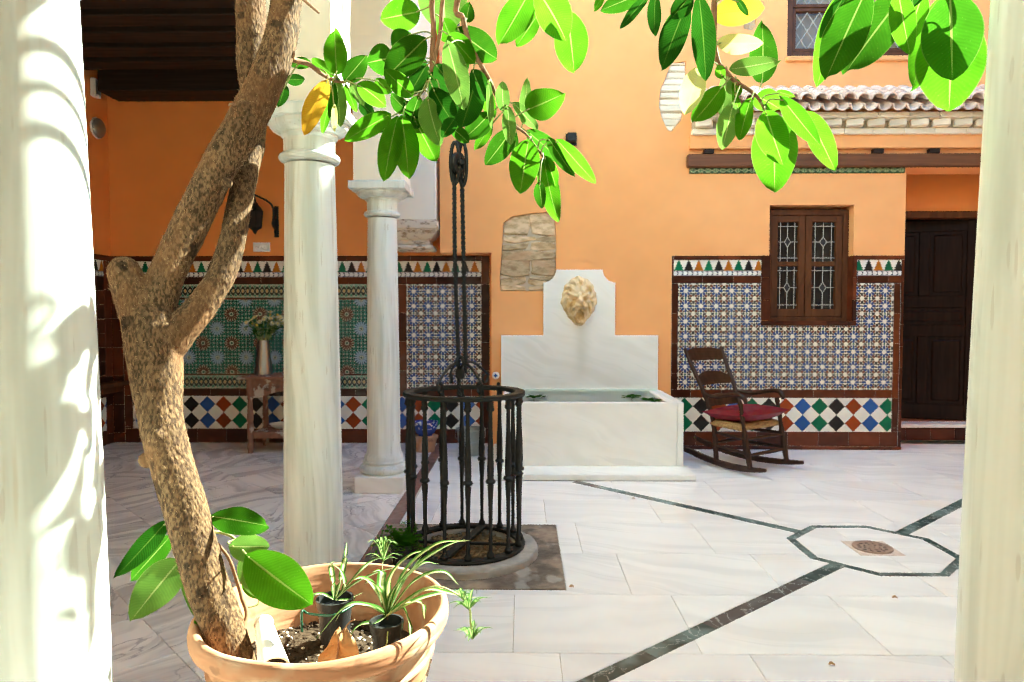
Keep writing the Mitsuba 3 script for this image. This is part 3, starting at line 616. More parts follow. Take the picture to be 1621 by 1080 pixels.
coverm = [barrel(.060, .052, Lr / nrow + .06, True) for _ in range(1)][0]
for c in range(int((cx1 - cx0) / pitch) + 1):
    xc = cx0 + .03 + c * pitch
    for r in range(nrow):
        for up, nm, dx, dz in ((False, 'channel_tile', 0, .030), (True, 'roof_tile', pitch / 2, .052)):
            if r and not up: continue
            m = barrel(.060, .052, (Lr / nrow + .05) if up else Lr, up); m.apply_translation([0, 0, 0.0])
            m.apply_transform(trimesh.transformations.rotation_matrix(math.radians((RNG.random() - .5) * 3), [0, 1, 0]))
            m.apply_transform(trimesh.transformations.rotation_matrix(slope - (0.075 if up else 0), [1, 0, 0]))
            s = r * Lr / nrow + (.02 if up else 0) + .012 * (RNG.random() - .5)
            m.apply_translation([xc + dx + .005 * (RNG.random() - .5), Ye + math.cos(slope) * s, ze + math.sin(slope) * s + dz + (.012 if up else 0) + .003 * RNG.random() - .02])
            put(tr + '__' + nm, m, 'mat_roof_tile', uv=cuv(len(m.vertices)))

# porch with the dark door
pd = thing('paneled_door', 'tall dark wooden panelled door standing ajar in the shaded porch', 'door')
YP = 6.98
DX0, DX1, DZ0, DZ1 = xat(1432, YP), xat(1558, YP), zat(667, YP), zat(345, YP)
pw = thing('porch', 'shaded porch with a tiled step beside the window wall', 'porch')
put(pw + '__plaster', slab_poly(R(3.40, 5.6, 0, 2.80).difference(R(DX0 - .2, DX1 + .02, 0, DZ1 + .06)), face_y(YP), .2), 'mat_shaded_plaster')
put(pw + '__plaster', bx(WX1 - .002, WX1 - .12, YR + .319, YP - .001, 0, 2.72), 'mat_orange_plaster')
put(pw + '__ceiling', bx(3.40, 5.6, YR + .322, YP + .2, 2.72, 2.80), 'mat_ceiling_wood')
put(pw + '__lintel', bx(DX0 - .2, DX1 + .02, YP - .02, YP + .10, DZ1 - .01, DZ1 + .058, .006), 'mat_dark_wood')
sz = 0.165; YS = 6.90
put(pw + '__step', bx(3.60, 5.6, YS - .03, YP + .10, sz - .035, sz, .006), 'mat_fountain_marble')
put(pw + '__step_core', bx(3.605, 5.6, YS, YP + .2, 0, sz - .036), 'mat_wall_grout')
for i in range(8):
    me = piece(R(3.61 + i * .245, 3.61 + (i + 1) * .245 - .004, .004, sz - .040), face_y(YS - .008), .008, .003); put(pw + '__riser_tile', me, 'mat_brown_glaze', uv=cuv(len(me.vertices)))
put(pw + '__inner_floor', bx(3.4, 5.6, YP + .102, 8.6, sz - .05, sz + .004), 'mat_floor_terracotta')
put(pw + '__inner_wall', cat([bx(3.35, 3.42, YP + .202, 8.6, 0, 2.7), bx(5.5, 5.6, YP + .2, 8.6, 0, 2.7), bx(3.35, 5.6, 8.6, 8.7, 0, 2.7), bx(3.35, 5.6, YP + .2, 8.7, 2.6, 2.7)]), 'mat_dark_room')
# leaf of the door, hinged on the right and swung inwards
DW, DH = 1.0, DZ1 - sz - .012
def door_box(x0, x1, y0, y1, z0, z1, b=.005): return bx(x0, x1, y0, y1, z0, z1, b)
hx, hy, ang = DX1 - .012, YP + .055, math.radians(-17)
def swing(m):
    m = m.copy(); m.apply_transform(trimesh.transformations.rotation_matrix(ang, [0, 0, 1])); m.apply_translation([hx, hy, sz + .010]); return m
xs = [-DW, -DW + .12, -DW / 2 - .05, -DW / 2 + .05, -.12, 0]
zs = [0, .16, .86, .98, 1.16, 1.28, DH - .12, DH]
st = [door_box(a, b, 0, .045, 0, DH) for a, b in ((-DW, -DW + .12), (-.12, 0))] + [door_box(-DW + .12, -.12, .001, .044, a, b) for a, b in ((0, .16), (.86, .98), (1.16, 1.28), (DH - .12, DH))] + [door_box(-DW / 2 - .05, -DW / 2 + .05, .0015, .043, a, b) for a, b in ((.16, .86), (1.28, DH - .12))]
put(pd + '__stile', swing(cat(st)), 'mat_black_wood')
for a, b, c, d2 in ((-DW + .12, -DW / 2 - .05, .16, .86), (-DW / 2 + .05, -.12, .16, .86), (-DW + .12, -DW / 2 - .05, 1.28, DH - .12), (-DW / 2 + .05, -.12, 1.28, DH - .12), (-DW + .12, -.12, .98, 1.16)):
    put(pd + '__panel', swing(cat([bx(a, b, .020, .030, c, d2), bx(a + .035, b - .035, .008, .028, c + .035, d2 - .035, .012)])), 'mat_black_wood')
for z in (1.78, .35): put(pd + '__hinge', swing(cat([bx(-.035, -.004, -.004, .002, z, z + .10, .001), tube([(0.002, -.004, z), (.002, -.004, z + .11)], .007, 8)])), 'mat_brass')
put(pd + '__jamb', bx(DX1 - .010, DX1 + .045, YP - .015, YP + .12, sz, DZ1 - .012, .004), 'mat_dark_wood')

# left end wall of the gallery
SX = -4.02
sl = thing('side_wall', 'shaded orange end wall at the far left of the gallery', 'wall')
put(sl + '__plaster', bx(SX - .3, SX, -2.79, YB - .001, 0, 3.6), 'mat_shaded_plaster')
# two wall fittings at far left
def on_x(px, py, X=SX): return atx_(px, py, X)
def atx_(px, py, X): d = ray(px, py); return CAM + d * (X / d[0])
c = on_x(152, 203)
w1 = thing('wall_lamp', 'round pale bulkhead disc on the shaded left end wall', 'wall lamp')
me = lathe([(0.0, .04), (.045, .038), (.080, .024), (.092, .008), (.092, 0)], 28); me.apply_transform(trimesh.transformations.rotation_matrix(math.pi / 2, [0, 1, 0])); me.apply_translation([SX + .02, c[1], c[2]]); put(w1 + '__cover', me, 'mat_zinc', smooth=40)
me = lathe([(.096, .019), (.101, .01), (.096, 0), (0, 0)], 28); me.apply_transform(trimesh.transformations.rotation_matrix(math.pi / 2, [0, 1, 0])); me.apply_translation([SX + .001, c[1], c[2]]); put(w1 + '__rim', me, 'mat_white_paint', smooth=40)
c = on_x(147, 140)
w2 = thing('alarm_box', 'small pale box high on the shaded left end wall', 'box')
put(w2 + '__case', bx(SX + .001, SX + .05, c[1] - .05, c[1] + .05, c[2] - .085, c[2] + .085, .008), 'mat_white_paint')
put(w2 + '__face', bx(SX + .0505, SX + .053, c[1] - .035, c[1] + .035, c[2] - .06, c[2] + .06, .001), 'mat_zinc')

# ================================================================== arcade, gallery ceiling, right side of the courtyard
AX0, AX1 = -1.17, -0.835
def arch_cut(c, half, spring, n=26):
    a = np.linspace(0, math.pi, n)
    return Polygon([(c - half, 0), (c + half, 0)] + [(c + half * math.cos(t), spring + half * math.sin(t)) for t in a])
ar = thing('arcade_wall', 'cream plastered arcade wall rising over the left row of marble columns', 'arcade')
COLS_Y = (1.45, 3.20, 4.95)
ap_ = R(1.28, YB - .001, 2.187, 6.6)
for c in (2.325, 4.075): ap_ = ap_.difference(arch_cut(c, 0.705, 2.62))
ap_ = ap_.difference(arch_cut(5.79, 0.63, 2.62))
put(ar + '__plaster', slab_poly(ap_, face_x(AX1), AX1 - AX0), 'mat_cream_plaster')
put(ar + '__pier_end', bx(AX0 + .001, xat(690, 6.35), 6.36, YB - .002, zat(347, 6.36), 3.3, .004), 'mat_cream_plaster')
fa = thing('front_arcade', 'cream plastered arcade wall over the nearest pair of columns, overhead', 'arcade')
fp = R(AX1 + .001, 5.3, 2.187, 3.80)
for c in (0.04, 2.12, 4.20): fp = fp.difference(arch_cut(c, 0.86, 2.62))
put(fa + '__plaster', slab_poly(fp, face_y(1.28), .34), 'mat_cream_plaster')
put(fa + '__ceiling', bx(-4.3, 5.3, -2.6, 1.279, 3.60, 3.70), 'mat_bounce_plaster')  # unseen ceiling, made white to brighten the near columns
gb = thing('front_gallery_wall', 'unseen wall at the back of the near gallery, whitened to bounce light on the columns', 'wall')
put(gb + '__plaster', cat([bx(-4.3, 5.3, -2.8, -2.6, 0, 3.7), bx(5.3, 5.59, -2.8, 1.62, 0, 3.8)]), 'mat_bounce_plaster')  # added behind the camera, white to bounce light on the columns
rw = thing('unseen_right_wall', 'unseen orange wall closing the right side of the courtyard, height set for the sun', 'wall')
put(rw + '__plaster', bx(5.6, 5.9, 1.3, 9.2, 0, 5.9), 'mat_orange_plaster')  # out of view; height set to shade the floor and let sun reach the trunk

cl = thing('wooden_ceiling', 'dark beamed wooden ceiling of the left gallery', 'ceiling')
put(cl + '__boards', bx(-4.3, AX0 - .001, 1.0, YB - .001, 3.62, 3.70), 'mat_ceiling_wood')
zb = zat(112, 6.2)
y = 6.12
while y > 1.2:
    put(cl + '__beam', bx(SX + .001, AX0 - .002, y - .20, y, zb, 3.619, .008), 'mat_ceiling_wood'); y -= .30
put(cl + '__wall_beam', bx(xat(168, 6.4), AX0 - .002, 6.34, YB - .001, zat(140, 6.34), 3.618, .01), 'mat_ceiling_wood')

def column(x, y, r0, r1, label, zneck=1.976, zab=2.130, ztop=2.186, base=True, n=64):
    k = thing('marble_column', label, 'column', 'marble columns of the courtyard')
    c = (x, y, 0); z0 = .215 if base else .02
    prof = [(r0 + .018, z0), (r0 + .018, z0 + .02), (r0 + .004, z0 + .045)]
    for t in np.linspace(0, 1, 26): prof.append((r0 + (r1 - r0) * (t ** 1.35), z0 + .06 + t * (zneck - .03 - z0 - .06)))
    put(k + '__shaft', lathe(prof, n, c), 'mat_column_marble', smooth=35)
    a = np.linspace(-math.pi / 2, math.pi / 2, 9)
    put(k + '__neck_ring', lathe([(r1 - .02, zneck - .028)] + [(r1 + .004 + .022 * math.cos(t), zneck + .020 * math.sin(t)) for t in a] + [(r1 - .02, zneck + .028)], n, c), 'mat_column_marble', smooth=50)
    rc = r1 + .004
    cap = [(rc, zneck + .018), (rc, zneck + .085), (rc + .012, zneck + .098), (rc + .012, zneck + .108)]
    for t in np.linspace(0, 1, 9): cap.append((rc + .014 + (.178 - rc - .014) * math.sin(t * math.pi / 2) ** 1.0, zneck + .110 + (zab - .012 - zneck - .110) * (1 - math.cos(t * math.pi / 2)) ** .8))
    cap += [(.178, zab), (0, zab)]
    put(k + '__capital', lathe(cap, n, c), 'mat_column_marble', smooth=40)
    put(k + '__abacus', bx(x - .198, x + .198, y - .198, y + .198, zab + .0005, ztop, .005), 'mat_column_marble')
    if not base:
        put(k + '__base', bx(x - .17, x + .17, y - .17, y + .17, .0005, .019, .004), 'mat_fountain_marble'); return k
    bs = [(r0 + .035, .117)] + [(r0 + .028 + .028 * math.cos(t), .147 + .029 * math.sin(t)) for t in np.linspace(-1.3, math.pi / 2, 8)] + [(r0 + .020, .182)] + [(r0 + .014 + .016 * math.cos(t), .199 + .015 * math.sin(t)) for t in np.linspace(-1.3, 1.4, 6)] + [(r0, .216)]
    put(k + '__base', lathe(bs, n, c), 'mat_column_marble', smooth=45)
    put(k + '__plinth', bx(x - .172, x + .172, y - .19, y + .19, .001, .116, .006), 'mat_fountain_marble')
    return k
column(-1.005, 4.95, .120, .104, 'slim pale marble column behind the iron well grille, farthest of the left row')
column(-0.985, 3.20, .136, .113, 'pale marble column behind the rubber tree pot, third from the back wall pilaster side of the left row', base=False)
column(-1.056, 1.45, .144, .108, 'blurred marble column with sun patches at the left edge of the photo')
column(1.092, 1.45, .144, .106, 'shaded marble column at the right edge of the photo')
labels['marble_column_001']['label'] = 'pale marble column in the middle distance just behind the rubber tree pot'

# ================================================================== tiled dados
A = 0.1415                                  # one star of the pattern
TREE = [(-.5, 0), (.5, 0), (.5, .09), (.42, .12), (.32, .24), (.42, .24), (.42, .32), (.32, .36), (.23, .48), (.32, .48), (.32, .55), (.22, .60), (.14, .72), (.21, .72), (.21, .79), (.08, .86), (.06, 1.0), (-.06, 1.0), (-.08, .86), (-.21, .79), (-.21, .72), (-.14, .72), (-.22, .60), (-.32, .55), (-.32, .48), (-.23, .48), (-.32, .36), (-.42, .32), (-.42, .24), (-.32, .24), (-.42, .12), (-.5, .09)]
class Dado:
    def __init__(s, key, face, x0, x1, zs, clip=None):
        s.k, s.face, s.x0, s.x1, s.z, s.clip = key, face, x0, x1, zs, clip
    def f(s, off):
        return lambda a, b, d: s.face(a, b, d - off)
    def add(s, part, poly, m, off=.006, bevel=.0016, uvfn=None, gap=.0012, uv=True):
        if s.clip is not None: poly = poly.intersection(s.clip)
        for q in polys(poly):
            q = q.buffer(-gap, join_style=2)
            for h in polys(q):
                h = h.simplify(.0004)
                if h.interiors: continue
                r = piece(h, s.f(off), off + .0008, bevel, uvfn)
                me, u = r if uvfn else (r, cuv(len(r.vertices)))
                put(s.k + '__' + part, me, m, uv=u)
    def row(s, x0, x1, z0, z1, w, m='mat_brown_glaze', part='brown_tile', off=.010, phase=0.0):
        x = x0 - phase
        while x < x1 - .004:
            s.add(part, R(max(x, x0), min(x + w, x1), z0, z1), m, off, .003); x += w
    def colm(s, x0, x1, z0, z1, h, m='mat_brown_glaze', off=.010):
        z = z1
        while z > z0 + .004: s.add('brown_tile', R(x0, x1, max(z - h, z0), z), m, off, .003); z -= h
    def trees(s, x0, x1, z0, z1, seq, start=0, step=.092):
        zc = z0 + (z1 - z0) * .30
        s.add('frieze_tile', R(x0, x1, zc, z1), 'mat_glaze_white', .006)
        x, i = x0, 0
        nrep = .046
        L = (x1 - x0); nt = max(1, int(round(L / .276)))
        for t in range(nt):
            s.add('chain_tile', R(x0 + t * L / nt, x0 + (t + 1) * L / nt, z0, zc), 'mat_chain_tile', .0065, uvfn=lambda ab: np.stack([ab[:, 0] / nrep, (ab[:, 1] - z0) / (zc - z0)], 1), gap=.0004)
        h = (z1 - zc) * .93
        while x + step * .5 < x1:
            xc = x + step * .5
            q = Polygon([(xc + a * step * .97, zc + .002 + b * h) for a, b in TREE]).intersection(R(x0, x1, 0, 9))
            s.add('frieze_tree', q, 'mat_glaze_' + seq[(i + start) % len(seq)], .0085, .0010, gap=.0001); x += step; i += 1
    def field(s, x0, x1, z0, z1, m, cell, per=2, part='star_tile', xo=None, ztop=None):
        S = cell * per; xo = x0 if xo is None else xo; zt_ = z1 if ztop is None else ztop
        nx, nz = int(math.ceil((x1 - xo) / S)) + 1, int(math.ceil((zt_ - z0) / S))
        uvf = lambda ab: np.stack([(ab[:, 0] - xo) / cell, (ab[:, 1] - zt_) / cell], 1)
        for i in range(-1, nx):
            for j in range(nz):
                q = R(xo + i * S, xo + (i + 1) * S, zt_ - (j + 1) * S, zt_ - j * S).intersection(R(x0, x1, z0, z1))
                s.add(part, q, m, .006, .0012, uvf, .0007)
    def diamonds(s, x0, x1, z0, z1, seq, start=0, shift=0.0):
        h = (z1 - z0) / 2; w = h * 0.99; n = int((x1 - x0) / w) + 3; lim = R(x0, x1, z0, z1)
        for i in range(-1, n):
            for j in (0, 1):
                xc, zc = x0 + shift + (i + .5) * w, z0 + (j + .5) * h
                D = lambda x, z: Polygon([(x - w / 2, z), (x, z - h / 2), (x + w / 2, z), (x, z + h / 2)])
                s.add('diamond_tile', D(xc, zc).intersection(lim), 'mat_glaze_' + seq[(i + start) % len(seq)], .0065)
                s.add('white_tile', D(xc + w / 2, zc + h / 2).intersection(lim), 'mat_glaze_white', .006)
                if j == 0: s.add('white_tile', D(xc + w / 2, zc - h / 2).intersection(lim), 'mat_glaze_white', .006)
SEQ = ('green', 'black', 'red', 'blue'); TSEQ = ('green', 'black', 'ochre')
# right: on the window wall
Y6 = YR - .006
zz = [zat(y, Y6, 1200) for y in (405, 411.5, 437.5, 448.5, 617, 630, 683.5, 706, 712.5)]
RX0, RX1 = xat(1063, Y6), xat(1430, Y6)
wx0, wx1, wzb = xat(1204, Y6), xat(1354, Y6), zat(515.5, Y6)
dk = thing('tiled_dado', 'tall tiled dado of stars, trees and diamonds below the window behind the rocking chair', 'tiles')
dd = Dado(dk, face_y(YR), RX0, RX1, zz)
full = R(RX0, RX1, 0.001, zz[0])
put(dk + '__backing', slab_poly(full.difference(R(wx0 + .02, wx1 - .02, wzb + .02, 3)), face_y(YR - .004), .0035), 'mat_grout')
dd.clip = full.difference(R(wx0, wx1, wzb, 3))
cw = .060
dd.row(RX0 + .018, RX1 + .012, zz[1], zz[0], .205, off=.016)
dd.colm(RX0, RX0 + .017, zz[2] - .0, zz[0], .4)
dd.trees(RX0 + .018, RX1 - .006, zz[2] + .006, zz[1], TSEQ, 0)
dd.row(RX0, RX1 - .006, zz[3], zz[2] + .004, .285, off=.009)
dd.colm(RX0, RX0 + cw, zz[4], zz[3], .28)
dd.colm(RX1 - cw - .03, RX1 - .030, zz[5], zz[3], .28)
dd.colm(RX1 - .028, RX1, 0.002, zz[1], .20, off=.013)
dd.field(RX0 + cw, RX1 - cw - .03, zz[4], zz[3], 'mat_star_tile', A)
dd.row(RX0, RX1 - cw - .03, zz[5], zz[4], .285, off=.009, phase=.1)
dd.diamonds(RX0, RX1 - cw - .03, zz[6], zz[5], SEQ, 0, .05)
dd.colm(RX1 - cw - .03, RX1 - .030, zz[6], zz[5], .28)
dd.row(RX0, RX1 - .030, zz[7], zz[6], .285, off=.009, phase=.05)
dd.row(RX0, RX1 + .03, 0.002, zz[7], .205, off=.022)
# sill and jamb trim round the window
dd.clip = None
dd.row(wx0, wx1, wzb, VZ0 + .006, .20, off=.030, part='sill_tile')
dd.colm(wx0, VX0 + .004, VZ0 + .007, zz[0], .205, off=.024)
dd.colm(VX1 - .010, wx1, VZ0 + .007, zz[0], .205, off=.024)
me = bx(VX1 - .009, VX1 - .0005, YR - .010, YR + .089, VZ0 + .008, zz[0], .002); put(dk + '__reveal_tile', me, 'mat_brown_glaze', uv=cuv(len(me.vertices)))
me = bx(VX0 + .0005, VX1 - .0095, YR - .012, YR + .089, VZ0 - .002, VZ0 + .007, .002); put(dk + '__reveal_tile', me, 'mat_brown_glaze', uv=cuv(len(me.vertices)))
# left: on the back wall, under the gallery and past its end
Y7 = YB - .006
zl = [zat(y, Y7, 700) for y in (405, 413.5, 438.5, 450, 615.5, 627.5, 679.5, 699)]
LX0, LX1 = SX + .002, xat(775, Y7)
dl = thing('tiled_dado', 'long tiled dado on the back wall behind the console table, with a green rosette panel', 'tiles')
de = Dado(dl, face_y(YB), LX0, LX1, zl)
put(dl + '__backing', slab_poly(R(LX0, LX1, .001, zl[0]), face_y(YB - .004), .0035), 'mat_wall_grout')
gx0, gx1 = xat(207, Y7), xat(590, Y7); sx0, sx1 = xat(643.5, Y7), xat(762, Y7)
de.row(LX0, sx1, zl[1], zl[0], .21, off=.014)
de.trees(LX0 + .11, sx1, zl[2], zl[1], TSEQ, 1)
de.row(LX0 + .11, sx1, zl[3], zl[2], .285, off=.009, phase=.06)
de.colm(sx1, LX1, .002, zl[0], .28, off=.009)
de.colm(gx1, sx0 - .0, zl[5], zl[3], .28)
de.colm(LX0, LX0 + .108, .002, zl[1], .28)
de.colm(LX0 + .11, gx0, zl[5], zl[3], .28)
de.row(gx1 * 0 + LX0 + .11, sx1, zl[5], zl[4], .285, off=.009)
de.diamonds(LX0 + .19, sx1, zl[6], zl[5], ('green', 'black', 'blue', 'red'), 2, .02)
de.colm(LX0 + .11, LX0 + .19, zl[6], zl[5], .3)
de.row(LX0 + .11, sx1, .002, zl[6], .285, off=.009, phase=.14)
de.field(sx0, sx1, zl[4], zl[3], 'mat_star_tile', A)
bh = .130
def band(z0, z1):
    n = int((gx1 - gx0) / .283) + 1
    for i in range(n):
        de.add('interlace_tile', R(gx0 + i * .283, min(gx0 + (i + 1) * .283, gx1), z0, z1), 'mat_interlace_tile', .007, .0016, lambda ab: np.stack([(ab[:, 0] - gx0) / .0943, (ab[:, 1] - z0) / (z1 - z0)], 1))
band(zl[3] - bh, zl[3]); band(zl[4], zl[4] + bh)
de.row(gx0, gx1, zl[3] - bh - .020, zl[3] - bh, .283, off=.009); de.row(gx0, gx1, zl[4] + bh, zl[4] + bh + .014, .283, off=.009)
de.field(gx0, gx1, zl[4] + bh + .014, zl[3] - bh - .020, 'mat_rosette_tile', .283, 1, 'rosette_tile')
# left end wall of the gallery
ds = thing('tiled_dado', 'dark brown tiled dado with diamonds on the shaded left end wall of the gallery', 'tiles')
df = Dado(ds, face_x(SX), 1.1, YB, zl)
put(ds + '__backing', bx(SX, SX + .003, 1.1, YB - .012, .001, zl[0]), 'mat_wall_grout')
df.row(4.9, YB - .016, zl[1], zl[0], .21, off=.014)
df.trees(4.9, YB - .13, zl[2], zl[1], TSEQ, 0)
for r in range(8): df.row(4.9, YB - .13, zl[4] + r * (zl[2] - zl[4]) / 8, zl[4] + (r + 1) * (zl[2] - zl[4]) / 8, .14, off=.008)
df.colm(YB - .128, YB - .016, .002, zl[1], .28)
df.row(4.9, YB - .13, zl[5], zl[4], .285)
df.diamonds(4.9, YB - .13, zl[6], zl[5], SEQ, 1, .02)
df.row(4.9, YB - .13, .002, zl[6], .285)
c = atx_(172, 607, SX)
sh = thing('wall_bracket', 'small brown wooden ledge on the shaded left end wall', 'ledge')
put(sh + '__board', bx(SX + .012, SX + .16, c[1] - .35, c[1] + .16, c[2] - .02, c[2] + .02, .004), 'mat_dark_wood')
put(sh + '__support', bx(SX + .012, SX + .10, c[1] - .30, c[1] + .10, c[2] - .085, c[2] - .021, .004), 'mat_dark_wood')

# ------------------------------------------------------------------ stone corbel under the pier end
kc = thing('stone_corbel', 'weathered moulded stone corbel on the back wall under the cream pier', 'corbel')
def corb(x0, x1, y0, z0, z1, m, b=.008, seed=0):
    q = bx(x0, x1, y0, YB - .002, z0, z1, b); q = q.subdivide_to_size(.03); v = np.array(q.vertices)
    v += (meshkit.noise(v * 28, seed)[:, None] - .5) * np.array([.012, .012, .010]); q = TM(v, q.faces)
    return q
cxl, cxr = xat(632, 6.4), xat(694, 6.36)
put(kc + '__abacus', corb(cxl - .05, cxr, 6.345, zat(362, 6.36), zat(347.5, 6.36), 0), 'mat_corbel', smooth=30)
pts = []
for i, (e, py) in enumerate([(0, 362), (.015, 368), (.05, 375), (.075, 378)]): pts.append((xat(692, 6.37) - e, zat(py, 6.37), 6.36 + e))
ms = []
for (xa, za, ya), (xb_, zb_, yb_) in zip(pts[:-1], pts[1:]):
    v = [[cxl - .05, YB - .003, za], [cxl - .05, ya, za], [xa, ya, za], [xa, YB - .003, za], [cxl - .05, YB - .003, zb_], [cxl - .05, yb_, zb_], [xb_, yb_, zb_], [xb_, YB - .003, zb_]]
    ms.append(trimesh.convex.convex_hull(np.array(v) - [0, 0, .0005]))
put(kc + '__moulding', cat(ms), 'mat_corbel')
put(kc + '__neck', corb(cxl - .03, xat(680, 6.42), 6.44, zat(387, 6.42), zat(378.5, 6.42), 0, .006, 2), 'mat_corbel', smooth=30)
put(kc + '__base', corb(cxl - .04, xat(687, 6.40), 6.38, zat(395, 6.40), zat(387.5, 6.40), 0, .012, 3), 'mat_corbel', smooth=30)

# ------------------------------------------------------------------ small fittings on the walls
def socket(px0, px1, py0, py1, label, double, Y):
    a, b = aty(px0, py1, Y), aty(px1, py0, Y); k = thing('wall_socket', label, 'socket')
    put(k + '__plate', bx(a[0], b[0], Y - .012, Y, a[2], b[2], .004), 'mat_white_plastic')
    n = 2 if double else 1; w = (b[0] - a[0]) / n; h = b[2] - a[2]
    for i in range(n):
        xc, zc = a[0] + (i + .5) * w, (a[2] + b[2]) / 2
        if double:
            m = lathe([(.034 * .9, .003), (.034, 0), (.028, .0005), (.026, -.010), (0, -.010)], 24); m.apply_transform(trimesh.transformations.rotation_matrix(math.pi / 2, [1, 0, 0])); m.apply_translation([xc, Y - .0135, zc]); put(k + '__socket', m, 'mat_white_paint')
            put(k + '__pin_hole', cat([bx(xc + s * .010 - .0035, xc + s * .010 + .0035, Y - .0145, Y - .0125, zc - .0035, zc + .0035) for s in (-1, 1)]), 'mat_black_plastic')
        else:
            put(k + '__rocker', bx(xc - w * .36, xc + w * .36, Y - .016, Y - .0122, zc - h * .36, zc + h * .36, .002), 'mat_white_paint')
socket(401, 428, 384, 399, 'white double socket above the tiled dado near the console table', True, YB - .001)
socket(722, 737, 385, 400, 'white wall switch seen between the twisted well rods', False, YB - .001)
a, b = aty(897, 231, YR), aty(911, 214, YR)
k = thing('wall_spout', 'small grey metal stub sticking out of the orange wall above the fountain', 'spout')
put(k + '__body', bx(a[0], b[0], YR - .10, YR - .001, a[2] + .02, b[2], .006), 'mat_iron'); put(k + '__flange', bx(a[0] - .01, b[0] + .01, YR - .012, YR - .0005, a[2], b[2] + .01, .002), 'mat_iron')
c = aty(785, 594, YR)
k = thing('wall_tap', 'small round blue and white ceramic tap knob on the wall left of the fountain', 'tap')
m = lathe([(.012, .0), (.012, .03), (.032, .032), (.036, .040), (.030, .052), (0, .056)], 20); m.apply_transform(trimesh.transformations.rotation_matrix(math.pi / 2, [1, 0, 0])); m.apply_translation([c[0], YR - .001, c[2]]); put(k + '__knob', m, 'mat_glaze_white', smooth=40)
put(k + '__cross', cat([bx(c[0] - .018, c[0] + .018, YR - .063, YR - .057, c[2] - .006, c[2] + .006, .002), bx(c[0] - .006, c[0] + .006, YR - .0635, YR - .0575, c[2] - .018, c[2] + .018, .002)]), 'mat_glaze_blue')
k = thing('pipe_stub', 'tiny dark pipe stub on the wall just below the tap knob', 'pipe'); c = aty(789, 608, YR)
put(k + '__stub', tube([c + [0, -.03, 0], c + [0, -.001, 0]], .010, 10), 'mat_iron'); put(k + '__flange', tube([c + [0, -.005, 0], c + [0, -.0005, 0]], .017, 12), 'mat_iron')

# wall lantern, seen behind the tree branch
c = aty(409, 345, YB - .14)
k = thing('wall_lantern', 'black wrought iron lantern on a bracket on the gallery back wall', 'lantern')
lx, ly, lz = c[0] - .03, YB - .15, c[2]
hexa = lambda r, z: [(lx + r * math.cos(a), ly + r * math.sin(a), z) for a in np.arange(6) * math.pi / 3]
lo, hi = hexa(.058, lz - .095), hexa(.074, lz + .062)
put(k + '__frame', cat([tube([lo[i], hi[i]], .007, 6) for i in range(6)] + [tube([q[i], q[(i + 1) % 6]], .007, 6) for q in (lo, hi) for i in range(6)]), 'mat_iron')
put(k + '__roof', lathe([(.082, .062), (.055, .095), (.030, .13), (.016, .15), (.010, .19), (0, .195)], 6, (lx, ly, lz)), 'mat_iron')
put(k + '__finial', lathe([(0, -.16), (.016, -.142), (.028, -.12), (.058, -.095)], 6, (lx, ly, lz)), 'mat_iron')
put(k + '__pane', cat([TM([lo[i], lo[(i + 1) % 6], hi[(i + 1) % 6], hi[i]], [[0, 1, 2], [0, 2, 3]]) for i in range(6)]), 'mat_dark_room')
px_ = lx + .155
put(k + '__bracket', cat([tube(spline([(px_, YB - .012, lz - .10), (px_, YB - .10, lz - .06), (px_, YB - .12, lz + .12), (lx, ly, lz + .215), (lx, ly, lz + .19)], 6), .009, 6), bx(px_ - .022, px_ + .022, YB - .014, YB - .001, lz - .17, lz + .13, .004)]), 'mat_iron')
put(k + '__scroll', tube([(px_ + .02 * math.cos(t) * (1 - t / 14), YB - .075 + .045 * math.sin(t) * (1 - t / 14), lz - .02 + .05 * math.cos(t) * (1 - t / 14)) for t in np.linspace(0, 9, 24)], .006, 6), 'mat_iron')

# ================================================================== OBJECTS
# ------------------------------------------------------------------ the well
wx, wy = WELL
wk = thing('well_curb', 'weathered stone well base with a raised round rim on a dark square slab', 'well')
for q in polys(well_sq.buffer(-.003).difference(Point(wx, wy).buffer(.30, 48))):
    put(wk + '__square_slab', slab_poly(q, face_z(.004), .03), 'mat_well_stone')
prof = [(.268, .0), (.268, .036), (.276, .044)] + [(.372, .044), (.382, .040), (.387, .030), (.387, .0)]
rim = lathe(prof, 96, (wx, wy, 0)); v = np.array(rim.vertices); v += (meshkit.fbm(v * 22, 3)[:, None] - .5) * np.array([.012, .012, .010]); put(wk + '__rim', TM(v, rim.faces), 'mat_well_ring', smooth=35)
n = 46; gx, gy = np.meshgrid(np.linspace(-.27, .27, n), np.linspace(-.27, .27, n)); zz_ = .006 + .020 * meshkit.fbm(np.stack([gx * 30, gy * 30, gx * 0], -1), 3)
idx = np.arange(n * n).reshape(n, n); keep = (gx[:-1, :-1] ** 2 + gy[:-1, :-1] ** 2) < .268 ** 2
q = np.stack([idx[:-1, :-1], idx[:-1, 1:], idx[1:, 1:], idx[1:, :-1]], -1)[keep]
put(wk + '__fill', TM(np.stack([gx + wx, gy + wy, zz_], -1).reshape(-1, 3), np.vstack([q[:, [0, 1, 2]], q[:, [0, 2, 3]]])), 'mat_mulch', smooth=True)
chips = []
for i in range(420):
    a, r = RNG.random() * 6.283, .262 * math.sqrt(RNG.random()); l = .008 + .016 * RNG.random(); b = RNG.random() * 3.14
    p = np.array([wx + r * math.cos(a), wy + r * math.sin(a), .021 + .010 * RNG.random()]); dv = np.array([math.cos(b), math.sin(b), (RNG.random() - .5) * .8]) * l
    chips.append(tube([p - dv / 2, p + dv / 2], .0025 + .003 * RNG.random(), 4))
